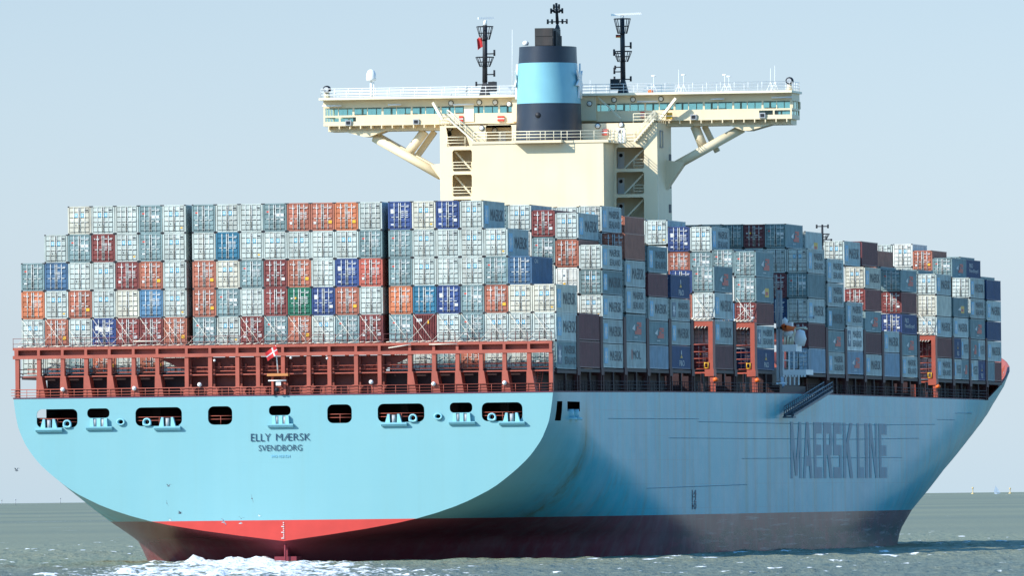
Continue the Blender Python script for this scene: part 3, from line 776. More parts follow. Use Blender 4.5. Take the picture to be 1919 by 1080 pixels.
for k in range(5): b.box(cx1+.6+k*.32, cx1+.72+k*.32, YC+.6+k*.7, YC+.9+k*.7, zrc-.3, zrc+1.2)
b.build('railing', M_creamlt, dh)
rail('railing', [(onY(1170, 268, YT-.05).x, YT-.1, onY(1190, 268, YT).z), (onY(1213, 268, YT).x, YT-.1, onY(1190, 268, YT).z)])
rail('railing', [(onY(838, 274, YT).x, YT-.1, zl0), (onY(872, 274, YT).x, YT-.1, zl0)])
for a, c in Lz: z = onY(866, c, YT).z; rail('railing', [(onY(849, c, YT).x, YT+.05, z), (onY(884, c, YT).x, YT+.05, z)], n=3)
for a, c in Rz[:2]: z = onY(1190, c, YT).z; rail('railing', [(onY(1187, c, YT).x, YT+.4, z), (onY(1206, c, YT).x, YT+.4, z)])
rail('railing', [(x0, YB-1.3, zr1), (x1, YB-1.3, zr1), (x1, YB1, zr1), (x0, YB1, zr1), (x0, YB-1.3, zr1)], n=3, r=.03, m_=M_white)
rail('railing', [(onY(1195, 235, YB-3).x, YT+.1, ztw+.2), (tx1, YT+.1, ztw+.2), (tx1, YB-.1, ztw+.2)])
rail('railing', [(tx0, YB-.1, ztw+.2), (tx0, YT+.1, ztw+.2), (onY(850, 236, YT).x, YT+.1, ztw+.2)])
def stair(p, q, wdt=.7, m_=None, par=None, rails=True):       # flight from p (bottom) to q (top), width along Y
    b = MB(); p = Vector(p); q = Vector(q); wv = Vector((0, wdt, 0)); up = Vector((0, 0, .95))
    for o in (Vector((0, 0, 0)), wv):
        b.bar(p+o, q+o, .12, 0, 4, smooth=False)
        if rails:
            b.bar(p+o+up, q+o+up, .035, 0, 5); b.bar(p+o+up*.5, q+o+up*.5, .03, 0, 5)
            for k in range(6): s_ = p.lerp(q, k/5)+o; b.bar(s_, s_+up, .03, 0, 5)
    n = max(4, int(abs(q.z-p.z)/.24))
    for k in range(n):
        s_ = p.lerp(q, (k+.5)/n); b.box(s_.x-.13, s_.x+.13, s_.y, s_.y+wdt, s_.z-.03, s_.z+.03)
    return b.build('stair', m_ or M_creamlt, par or dh)
def pY(x, y, Y): p = onY(x, y, Y); return (p.x, p.y, p.z)
stair(pY(896, 272, YT-1.2), pY(838, 221, YT-1.2))
stair(pY(1188, 266, YT-.9), pY(1226, 222, YT-.9))
for a, c in Lz: stair(pY(886, c, YT+1.2), pY(852, a+2, YT+1.2), rails=False)
for a, c in Rz: stair(pY(1170, c, YT+1.2), pY(1206, a+4, YT+1.2), rails=False)
# struts of the bridge deck stairs to the roof
for x0_, y0_, x1_, y1_ in ((812, 192, 830, 224), (1238, 222, 1267, 184), (1121, 182, 1164, 222)):
    b = MB(); b.bar(pY(x0_, y0_, YB-1), pY(x1_, y1_, YB-1.6), .22 if x0_ != 1121 else .1, 0, 4, smooth=False); b.build('roof_strut', M_creamlt, dh)
def door(x0_, x1_, y0_, y1_, Y, m_=None, port=True):
    b = MB(); a = onY(x0_, y1_, Y); c = onY(x1_, y0_, Y); b.box(a.x, c.x, Y-.1, Y, a.z, c.z)
    o = b.build('door', m_ or M_white, dh)
    if port:
        g = MB(); g.lathe([(0, -.13), (.2, -.13), (.22, -.1), (.22, 0)], ((a.x+c.x)/2, a.z+(c.z-a.z)*.78), Y-.02, 10, 0, axis='y'); g.build('porthole', M_black, o)
door(1157, 1170.5, 240, 268, YT-.02); door(1158, 1170, 284, 316, YT+3.2); door(1158, 1170, 333, 364, YT+3.2); door(1158, 1170, 380, 411, YT+3.2)
door(934, 948, 246, 268, YT+3.2, port=False); door(870, 888, 196, 228, YB-.02, M_creamlt, False)
for x, y, Y in ((845, 193, YB), (898, 191.5, YB), (928, 191.5, YB), (954, 195, YB-.8), (842.5, 241, YT+3.1), (902.5, 240, YT), (927, 244, YT+3.1), (1104.5, 194, YB-.8), (1150.5, 187, YB), (1186, 186, YB), (1238.5, 185, YB), (1120, 236, YT), (1164, 234, YT)):
    b = MB(); p = onY(x, y, Y-.12); b.lathe([(0, -.12), (.2, -.1), (.26, 0)], (p.x, p.z), p.y, 10, 0, axis='y'); b.lathe([(.26, 0), (.33, .02), (.33, .1)], (p.x, p.z), p.y, 10, 1, axis='y'); b.build('bulkhead_lamp', [M_white, M_black], dh)
b = MB(); p = onY(842, 251, YT+3.1); b.lathe([(0, -.05), (.25, -.03), (.27, .05)], (p.x, p.z), p.y, 10, 0, axis='y'); b.build('porthole', M_black, dh)
for x0_, x1_, y0_, y1_, Y, m_ in ((1129, 1140, 242, 253.5, YT-.02, M_redlogo), (933, 945, 217, 227, YB-.02, M_redlogo), (861, 868, 217, 228, YB-.02, M_redlogo), (1201, 1208, 209, 221, YB-.3, M_redlogo), (1250, 1260, 211, 223, YB-.5, M_yellow)):
    b = MB(); a = onY(x0_, y1_, Y); c = onY(x1_, y0_, Y); b.box(a.x, c.x, Y-.3, Y, a.z, c.z); b.box(a.x-.06, c.x+.06, Y-.32, Y-.3, a.z+(c.z-a.z)*.42, a.z+(c.z-a.z)*.55, 1); b.build('equipment_box', [m_, M_white], dh)
for x, y in ((653, 230), (780, 228), (1300, 219), (1429, 216)):
    b = MB(); p = onY(x, y, YB-.02); b.box(p.x-.35, p.x+.35, YB-.25, YB, p.z-.3, p.z+.3); b.box(p.x-.22, p.x+.22, YB-.3, YB-.25, p.z-.18, p.z+.18, 1); b.build('floodlight', [M_grey, M_black], dh)
for xa, xb, y in ((604, 640, 198.5), (727, 752, 196.3), (849, 888, 196), (1194, 1233, 190.5), (1332, 1357, 185.5), (1446, 1484, 182.5)):
    b = MB(); a = onY(xa, y, YB-.5); c = onY(xb, y, YB-.5); b.bar((a.x, YB-.5, a.z), (c.x, YB-.5, a.z), .11, 0, 8); b.build('light_tube', M_white, dh)
for k, (y0_, y1_) in enumerate(((289, 305), (337, 353), (383, 399))):
    b = MB(); p = onX(1256, y0_, tx1+.02); q = onX(1256, y1_, tx1+.02); b.box(tx1-.01, tx1+.04, p.y-.8, p.y+.7, q.z, p.z); b.build('window', M_black, dh)
b = MB(); p = onX(1238, 245, tx1); q = onX(1238, 276, tx1)
for yy in (p.y-.9, p.y+.9): b.bar((tx1+.1, yy, q.z), (tx1+.1, yy, p.z), .06)
for zq in (q.z, p.z): b.bar((tx1+.1, p.y-.9, zq), (tx1+.1, p.y+.9, zq), .06)
b.build('side_door_frame', M_grey, dh)
# bridge wing braces
def brace(a, c, r, name='wing_brace', flat=1.0):
    b = MB(); b.bar(a, c, r, 0, 20, flat=flat); return b.build(name, M_cream, dh)
for sgn, (xa, ya, xb, yb), (xd, yd, xe, ye) in ((-1, (702, 258, 826, 329), (796, 246, 763, 290)), (1, (1392, 240, 1240, 325), (1302, 236, 1318, 276))):
    Ym = YB+2.2
    p = Vector(pY(xa, ya, Ym)); q = Vector(pY(xb, yb, Ym-2)); brace(p, q, .52)
    d = (q-p).normalized(); off = Vector((0, 1.5, .35)); b = MB(); b.bar(p+off, q+off, .42, 0, 4, smooth=False); b.build('brace_box', M_cream, dh)
    r_ = Vector(pY(xd, yd, Ym)); t_ = Vector(pY(xe, ye, Ym)); brace(r_, t_, .55, 'short_brace')
    off = Vector((-sgn*0.0+.9, 1.4, 0)); b = MB(); b.bar(r_+off, t_+off+Vector((-.25 if sgn < 0 else .5, 0, -.5)), .45, 0, 4, smooth=False); b.build('brace_box', M_cream, dh)
    e = p.x; b = MB(); zq = zg
    P = [(e-sgn*1.4, zq), (e+sgn*3.4, zq), (e+sgn*1.0, zq-.65), (e+sgn*.3, zq-.65)]
    b.prism(P if sgn > 0 else P[::-1], YB+.9, YB+4); b.build('brace_gusset', M_cream, dh)
    b = MB(); qx = tx1 if sgn > 0 else tx0
    P = [(qx, q.z-1.9), (qx+sgn*2.2, q.z+1.2), (qx, q.z+1.5)]
    b.prism(P if sgn > 0 else P[::-1], Ym-2.6, Ym-.8); b.build('brace_gusset', M_cream, dh)
# funnel
fn = empty('funnel'); fn.parent = ship
FYc, FD = 150.8, 4.6
def fsec(x0_, x1_, y, n=40, e=2.05):
    a = onY(x0_, y, FYc); c = onY(x1_, y, FYc); z = onY((x0_+x1_)/2, y, FYc-FD+1).z; xc = (a.x+c.x)/2; rx = (c.x-a.x)/2*.985; row = []
    for i in range(n):
        t = 2*pi*i/n; cs, sn = cos(t), sin(t)
        row.append((xc+rx*abs(cs)**(2/e)*(1 if cs >= 0 else -1), FYc+FD*abs(sn)**(2/e)*(1 if sn >= 0 else -1), z))
    return row
secs = [(967, 1091, 262, 0), (967.5, 1090, 245, 0), (968.5, 1089, 220, 0), (969, 1088, 193, 1), (970, 1086, 165, 1), (971.5, 1083, 140, 1), (972.5, 1081, 117, 2), (973.5, 1080, 101, 2), (974, 1079.5, 86, 2)]
for nm, rngs, m_ in (('funnel_base', (0, 3), M_navy), ('funnel_band', (3, 6), M_funblue), ('funnel_top', (6, 8), M_navy)):
    b = MB(); rows = [fsec(*secs[k][:3]) for k in range(rngs[0], rngs[1]+1)]
    b.grid(rows, 0, True, flip=True, close=True)
    if nm == 'funnel_top': b.face(rows[-1], 0)
    b.build(nm, m_, fn)
b = MB(); a = onY(1003, 86, FYc-2); c = onY(1037, 52, FYc-2); b.box(a.x, c.x, FYc-2.2, FYc+2.6, a.z-.4, c.z)
zmd = onY(1020, 69, FYc-2).z; b.box(a.x+.08, c.x-.08, FYc-2.26, FYc-2.2, zmd+.1, c.z-.1, 1); b.box(a.x+.08, c.x-.08, FYc-2.26, FYc-2.2, a.z+.05, zmd-.1, 1)
for k in range(5): b.box(c.x+.0, c.x+.25, FYc-1.6+k*.8, FYc-1.2+k*.8, a.z, c.z-.3-.12*k)
b.build('exhaust_box', [M_soot, M_soot], fn)
b = MB(); p = onY(1008, 215.5, FYc-FD); b.lathe([(0, -.05), (.32, -.05), (.36, .25)], (p.x, p.z), p.y, 12, 0, axis='y'); b.build('porthole', M_black, fn)
b = MB(); p = onY(988, 82, FYc); b.lathe([(0, 0), (.3, 0), (.38, .3), (.2, .5), (0, .55)], (p.x, p.y-1), p.z-.2, 8, 0); b.build('vent', M_white, fn)
# white star emblem on the starboard face of the funnel (and on the port face)
secE = fsec(970, 1086, 152); xr = max(p[0] for p in secE); zst = secE[0][2]; xl = min(p[0] for p in secE)
for X, sg in ((xr, 1), (xl, -1)):
    b = MB(); P = []
    for i in range(14):
        t = pi/2+2*pi*i/14; r = 2.1 if i % 2 == 0 else .85; P.append((FYc+r*cos(t), zst+r*sin(t)))
    k = len(b.v)
    b.v += [(X+sg*.02-sg*.35*((yy-FYc)/FD)**2, yy, z) for yy, z in P]+[(X+sg*.2-sg*.35*((yy-FYc)/FD)**2, yy, z) for yy, z in P]
    b.f += [tuple(range(k, k+14)), tuple(range(k+27, k+13, -1))]+[(k+i, k+14+i, k+14+(i+1) % 14, k+(i+1) % 14) for i in range(14)]; b.m += [0]*16; b.sm += [False]*16
    b.build('star_emblem', M_white, fn)
def vY(x, y, Y): return Vector(pY(x, y, Y))
# masts
def mast(name, xb, yb, xt, yt, Y, baskets, arms, base_w, m_=M_black, par=None):
    r = empty(name); r.parent = ship
    p = vY(xb, yb, Y); q = vY(xt, yt, Y)
    b = MB(); k1 = p.lerp(q, .2)
    b.bar(p, k1, base_w, 0, 4, base_w*.35, smooth=False); b.bar(k1, q, .3 if base_w > .6 else .2, 0, 8, .26 if base_w > .6 else .13); b.build('mast_pole', m_, r)
    for f, wd, h in baskets:
        b = MB(); c = p.lerp(q, f)
        for i in range(8):
            t = 2*pi*i/8; d = Vector((cos(t), sin(t), 0)); b.bar(c+d*wd*.55, c+d*wd+Vector((0, 0, h)), .05, 0, 5)
            t2 = 2*pi*(i+1)/8; d2 = Vector((cos(t2), sin(t2), 0)); b.bar(c+d*wd+Vector((0, 0, h)), c+d2*wd+Vector((0, 0, h)), .05, 0, 5); b.bar(c+d*wd*.8+Vector((0, 0, h*.5)), c+d2*wd*.8+Vector((0, 0, h*.5)), .04, 0, 5)
            b.face([c, c+d*wd*.6, c+d2*wd*.6], 0)
        b.build('lookout_basket', m_, r)
    for f, l, rr, up in arms:
        c = p.lerp(q, f); b = MB(); b.bar(c+Vector((-l, 0, 0)), c+Vector((rr, 0, 0)), .07, 0, 5)
        for X in (-l, rr):
            if abs(X) > .2: b.bar(c+Vector((X, 0, -.25)), c+Vector((X, 0, up)), .12, 0, 6)
        b.build('cross_arm', m_, r)
    return r, p, q
YM = 160.0
r, p, q = mast('radar_mast', 908.5, 181, 909, 47, YM, [(.42, 1.05, 1.1), (.8, .95, 1.5)], [(.17, 1.0, 1.0, .35), (.31, 0, 1.1, .5), (.6, 0, 1.1, .45)], .85)
b = MB(); b.bar(q, q+Vector((0, 0, .6)), .22, 0, 8); c = q+Vector((.0, 0, .75)); b.bar(c-Vector((.7, .5, -.05)), c+Vector((.9, .6, .12)), .16, 0, 4, smooth=False); b.build('radar_scanner', M_white, r)
b = MB(); b.box(p.x+.5, p.x+1.4, YM-.6, YM+.2, p.z+.6, p.z+1.7); b.build('junction_box', M_black, r)
r, p, q = mast('radar_mast', 1168, 177, 1166, 34, YM, [(.43, 1.05, 1.2), (.8, .95, 1.7)], [(.2, 1.0, .9, .35), (.3, 1.0, 0, .5), (.36, .9, 0, .2), (.54, 1.0, 0, .5), (.63, 0, .95, .5)], .85)
b = MB(); b.bar(q, q+Vector((0, 0, .35)), .2, 0, 8); c = q+Vector((.4, 0, .45)); b.bar(c-Vector((1.6, .5, .05)), c+Vector((1.75, .5, .1)), .17, 0, 4, smooth=False); b.build('radar_scanner', M_white, r)
b = MB(); b.box(p.x-1.4, p.x-.4, YM-.6, YM+.2, p.z+.6, p.z+1.8); b.build('junction_box', M_black, r)
r, p, q = mast('signal_mast', 1045, 54, 1042.5, 5, FYc+1.5, [(.62, .55, .35)], [(.28, 1.1, 1.1, .3), (.28, .6, .6, .3), (.68, .65, .65, .35), (.85, .3, .3, .3)], .4)
r, p, q = mast('fore_mast', 1541, 470, 1541, 421, 378, [(.42, .95, .75)], [(.93, .75, .75, .25), (.42, .2, 1.2, .1)], .35)
b = MB(); b.bar(vY(1541, 640, 378), p, .55, 0, 10, .36); b.build('mast_trunk', M_white, r)
b = MB(); p = vY(696, 184, YM-1); b.bar(p, p+Vector((0, 0, 2.1)), .15, 0, 8); b.bar(p+Vector((.3, 0, 0)), p+Vector((.3, 0, 1.9)), .05); 
c = p+Vector((0, 0, 2.0)); b.lathe([(0, 0), (.55, .02), (.58, .3), (.55, .8), (.4, 1.15), (.2, 1.3), (0, 1.35)], (c.x, c.y), c.z, 16, 0); b.build('satellite_dome', M_white, ship)
for x, y in ((613, 184), (1480, 168)):
    p = vY(x, y+2, YB+1); b = MB(); b.bar(p, p+Vector((0, 0, .75)), .38, 0, 8, .3); b.lathe([(0, -.45), (.42, -.42), (.45, .2), (.3, .35), (0, .35)], (p.x, p.z+1.15), p.y, 12, 1, axis='y'); b.lathe([(0, -.47), (.28, -.47)], (p.x, p.z+1.15), p.y, 10, 2, axis='y'); b.build('searchlight', [M_cream, M_black, M_grey], ship)
for x, y0_, y1_ in ((960, 182, 55), (1225, 176, 142), (1272, 176, 130), (1281, 176, 140), (1358, 175, 140), (1366, 175, 143), (1444, 172, 128), (1452, 172, 123), (1106, 178, 150)):
    p = vY(x, y0_, YM); q = vY(x, y1_, YM); b = MB(); b.bar(p, q, .045, 0, 5, .025)
    if x > 1200:
        for d in (-.5, .5): b.bar(p+Vector((d, 0, 0)), p+Vector((0, 0, 1.1)), .035, 0, 5)
    if x in (1225, 1281, 1358, 1366): b.bar(q-Vector((.25, 0, 0)), q+Vector((.25, 0, 0)), .1, 0, 6)
    b.build('whip_antenna', M_white, ship)
b = MB(); p = vY(1219, 175, YM); b.lathe([(0, 0), (.25, 0), (.3, .3), (.15, .45), (0, .5)], (p.x, p.y), p.z, 10, 0); b.build('beacon', M_hiviz, ship)
b = MB(); p = vY(845, 182, YB+1); q = vY(874, 173, YB+1); b.bar(p, (p.x, p.y, q.z), .07); b.bar((p.x, p.y, q.z), q, .07); b.bar(q, q+Vector((0, 0, .8)), .12); b.bar(q, q-Vector((0, 0, .9)), .07); b.build('vent_pipe', M_grey, ship)

# ------------------------------------------------------------------ provision crane and boat platform (starboard, by the deckhouse)
XC = 27.6
def sX(x, y, X=XC): p = onX(x, y, X); return Vector((p.x, p.y, p.z))
cr = empty('provision_crane'); cr.parent = ship
yc = 146.0
def cp(x, y, Y=yc): p = onY(x, y, Y); return Vector((p.x, Y, p.z))
b = MB()
for xa in (1456.5, 1463): b.bar(cp(xa, 545), cp(xa+1.5, 715), .2, 0, 4, smooth=False)
b.bar(cp(1455, 547), cp(1465, 547), .25, 0, 4, smooth=False); b.bar(cp(1457, 615), cp(1466, 615), .2, 0, 4, smooth=False)
b.build('crane_post', M_grey, cr)
b = MB(); a = cp(1457, 600); c = cp(1466, 712); b.box(a.x+.1, c.x, yc+.3, yc+.5, c.z, a.z); b.build('crane_plate', M_grey, cr)
b = MB()
p0 = cp(1466, 656); p1 = cp(1492, 646); b.box(p0.x, p1.x, yc-.1, yc+4, p0.z-.2, p1.z); 
p0 = cp(1467, 700); p1 = cp(1511, 693); b.box(p0.x, p1.x, yc-.1, yc+5, p0.z-.2, p1.z)
for x in (1468, 1479, 1488): b.bar(cp(x, 656), cp(x, 694), .11, 0, 4, smooth=False)
for y in (676,): b.bar(cp(1468, y), cp(1480, y), .08)
for k in range(8): x = 1469+k*5.6; b.bar(cp(x, 698), cp(x, 707), .16, 0, 4, smooth=False)
for k in range(4): x = 1473+k*8; b.bar(cp(x, 707), cp(x, 722), .1, 0, 4, smooth=False)
b.build('crane_platform', M_white, cr)
b = MB()
b.bar(cp(1488, 630), cp(1490, 617), .12); b.bar(cp(1490, 616), cp(1511, 614.5), .11); b.bar(cp(1510, 615), cp(1510, 618), .2)
for x, y in ((1470, 640), (1476, 636), (1481, 642), (1485, 634)): b.bar(cp(x, 646), cp(x+1, y-8), .13)
b.build('davit_arm', M_creamlt, cr)
b = MB(); p = cp(1473.5, 624); b.lathe([(0, -.5), (.55, -.45), (.65, 0), (.5, .45), (0, .6)], (p.x, p.y+1), p.z, 12, 0); p = cp(1494, 632); b.lathe([(0, -1), (.5, -1), (.75, -.2), (.5, .7), (0, .9)], (p.x, p.y+2), p.z, 12, 0); p = cp(1468.5, 606); b.lathe([(0, -.4), (.3, -.3), (.3, .4), (0, .7)], (p.x, p.y+1), p.z, 10, 0); b.build('winch_drum', M_white, cr)
for x0_, y0_, x1_, y1_ in ((1496, 595.5, 1525, 595), (1490, 662, 1507, 662)):
    b = MB(); b.bar(cp(x0_, y0_), cp(x1_, y1_), .05); b.bar(cp(x1_-1, y1_), cp(x1_+2, y1_), .2); b.build('floodlight_arm', M_grey, cr)
b = MB(); a = cp(1462, 730); c = cp(1540, 722); b.box(a.x-1.5, 28.15, yc-.6, 164, a.z-.4, c.z); b.build('boat_deck', M_dark, ship)
b = MB(); b.box(14, 27.0, 147.5, 166.5, 18.0, 21.0); b.build('lower_house', M_dark, dh)
# rescue boat in its cradle
rbt = empty('rescue_boat', tuple(cp(1478, 614, yc+1.5)))
tag(rbt, 'small orange rescue boat on the white cradle beside the crane post', 'rescue boat')
b = MB(); rows = []
for i in range(9):
    t = -1+i/4; L = t*2.2; wb = .85*(1-abs(t)**2.4*.85); row = []
    for j in range(9): a = pi+pi*j/8; row.append((wb*cos(a)*1.0, L, .55*sin(a)*(1-.3*abs(t)**3)+.25*t*t))
    rows.append(row)
b.grid(rows, 0, True); b.grid([[(r_[0][0], r_[0][1], r_[0][2]), (r_[-1][0], r_[-1][1], r_[-1][2])] for r_ in rows], 0, False)
b.build('boat_hull', M_hiviz, rbt)
b = MB(); b.box(-.45, .45, -.6, .6, .1, .55); b.build('boat_console', M_white, rbt)
b = MB()
for i in range(8): b.bar(((-.85)*(1-abs(-1+i/4)**2.4*.85), (-1+i/4)*2.2, .25*(-1+i/4)**2+.05), ((-.85)*(1-abs(-1+(i+1)/4)**2.4*.85), (-1+(i+1)/4)*2.2, .25*(-1+(i+1)/4)**2+.05), .12)
b.build('boat_tube', M_hiviz, rbt)
# accommodation ladder hung along the side
lad = empty('gangway_ladder', (28.9, 160, 17))
tag(lad, 'long grey gangway ladder slung at a slant outside the blue hull side', 'gangway')
lx = 29.3
a = onX(1478, 779, lx); c = onX(1552, 733, lx); b = MB(); off = Vector((28.9, 160, 17))
A = Vector((lx, a.y, a.z))-off; C_ = Vector((lx, c.y, c.z))-off
for dx in (-.45, .45): b.bar(A+Vector((dx, 0, 0)), C_+Vector((dx, 0, 0)), .2, 0, 4, smooth=False)
b.build('stringer', mat('ladder_grey', (0.10, 0.115, 0.14), .5), lad)
b = MB()
for k in range(36): q = A.lerp(C_, k/35); b.box(-.4+lx-off.x, .4+lx-off.x, q.y-.18, q.y+.18, q.z-.05, q.z+.05)
b.build('tread', bpy.data.materials['ladder_grey'], lad)
for dx in (-.5, .5):
    b = MB(); up = Vector((dx, 0, 1.0)); b.bar(A+up, C_+up, .06); b.bar(A+up*.5+Vector((dx*.5, 0, 0)), C_+up*.5+Vector((dx*.5, 0, 0)), .05)
    for k in range(20): q = A.lerp(C_, k/19); b.bar(q+Vector((dx, 0, 0)), q+up, .05, 0, 5)
    b.build('handrail', bpy.data.materials['ladder_grey'], lad)
b = MB(); b.box(lx-off.x-.6, lx-off.x+.6, A.y-.6, A.y+1.6, A.z-.3, A.z-.12); b.build('platform', bpy.data.materials['ladder_grey'], lad)

# ------------------------------------------------------------------ containers
PAINT = {'A': ((0.45, 0.50, 0.465), 'pale grey'), 'B': ((0.185, 0.265, 0.27), 'slate grey'), 'C': ((0.36, 0.125, 0.08), 'rust orange'), 'D': ((0.20, 0.05, 0.045), 'brick red'),
 'E': ((0.035, 0.065, 0.185), 'royal blue'), 'N': ((0.02, 0.055, 0.14), 'navy blue'), 'M': ((0.135, 0.035, 0.04), 'maroon'), 'W': ((0.66, 0.66, 0.60), 'off-white'), 'Q': ((0.54, 0.52, 0.43), 'cream'),
 'L': ((0.26, 0.36, 0.44), 'light blue-grey'), 'O': ((0.52, 0.17, 0.08), 'bright orange'), 'T': ((0.035, 0.16, 0.25), 'teal blue'), 'Y': ((0.055, 0.12, 0.21), 'steel blue'), 'G': ((0.02, 0.14, 0.085), 'dark green'), 'S': ((0.09, 0.20, 0.32), 'sky blue'), 'R': ((0.42, 0.10, 0.07), 'light red')}
CM = {k: mat('container_paint_'+v[1].replace(' ', '_').replace('-', '_'), v[0], 0.5, 0.22, 0.9, 0.42, (0.27, 0.18, 0.12) if k in 'AQWL' else tuple(x*.5+.03 for x in v[0]), rnd=0.16) for k, v in PAINT.items()}
CH, CW = 2.75, 2.438
_cache = {}
def body_mesh(L, key, front):
    k = ('body', L, key, front)
    if k in _cache: return _cache[k]
    b = MB(); p = .15
    for x in (-CW, -p):
        for y in (0, L-p): b.box(x, x+p, y, y+p, .1, CH-.1)
        for z in (0.0, CH-.12): b.box(x, x+p, p, L-p, z, z+.12)
    for y in (.0, L-.1):
        b.box(-CW+p, -p, y, y+.1, 0, .14); b.box(-CW+p, -p, y, y+.1, CH-.13, CH)
    for x in (-CW-.005, -.175):
        for y in (-.008, L-.172):
            for z in (-.012, CH-.1): b.box(x, x+.18, y, y+.18, z, z+.115, 1)
    n = int(L/.28)                                   # corrugated sides
    for x, sg in ((0, 1), (-CW, -1)):
        rows = []
        for i in range(n):
            y = p+(L-2*p)*i/n; st = (L-2*p)/n
            for q, d in ((0, .015), (.25, .015), (.4, .055), (.75, .055)): rows.append([(x-sg*d, y+st*q, .12), (x-sg*d, y+st*q, CH-.12)])
        rows.append([(x-sg*.015, L-p, .12), (x-sg*.015, L-p, CH-.12)])
        b.grid(rows, 0, False, flip=(sg < 0))
    b.face([(-CW+.1, .05, CH-.03), (-.1, .05, CH-.03), (-.1, L-.05, CH-.03), (-CW+.1, L-.05, CH-.03)])
    b.face([(-CW+.1, .05, .1), (-CW+.1, L-.05, .1), (-.1, L-.05, .1), (-.1, .05, .1)])
    b.face([(-CW+p, L-.06, .1), (-CW+p, L-.06, CH-.1), (-p, L-.06, CH-.1), (-p, L-.06, .1)])
    if front == 'X':
        rows = []
        for i in range(12):
            x = -CW+p+(CW-2*p)*i/12; st = (CW-2*p)/12
            for q, d in ((0, .02), (.3, .02), (.45, .11), (.8, .11)): rows.append([(x+st*q, d, .14), (x+st*q, d, CH-.13)])
        b.grid(rows, 0, False)
        for j in range(3): b.box(-CW+.35+j*.2, -CW+.5+j*.2, -.005, .02, CH-.75, CH-.45, 2)
        b.box(-.95, -.8, -.005, .02, CH-.95, CH-.6, 3)
    if front == '/': 
        b.face([(-CW+p, .08, .1), (-p, .08, .1), (-p, .08, CH-.1), (-CW+p, .08, CH-.1)])
    me = b.mesh('container_body', [CM[key], M_gasket, M_label, M_yellow]); _cache[k] = me; return me
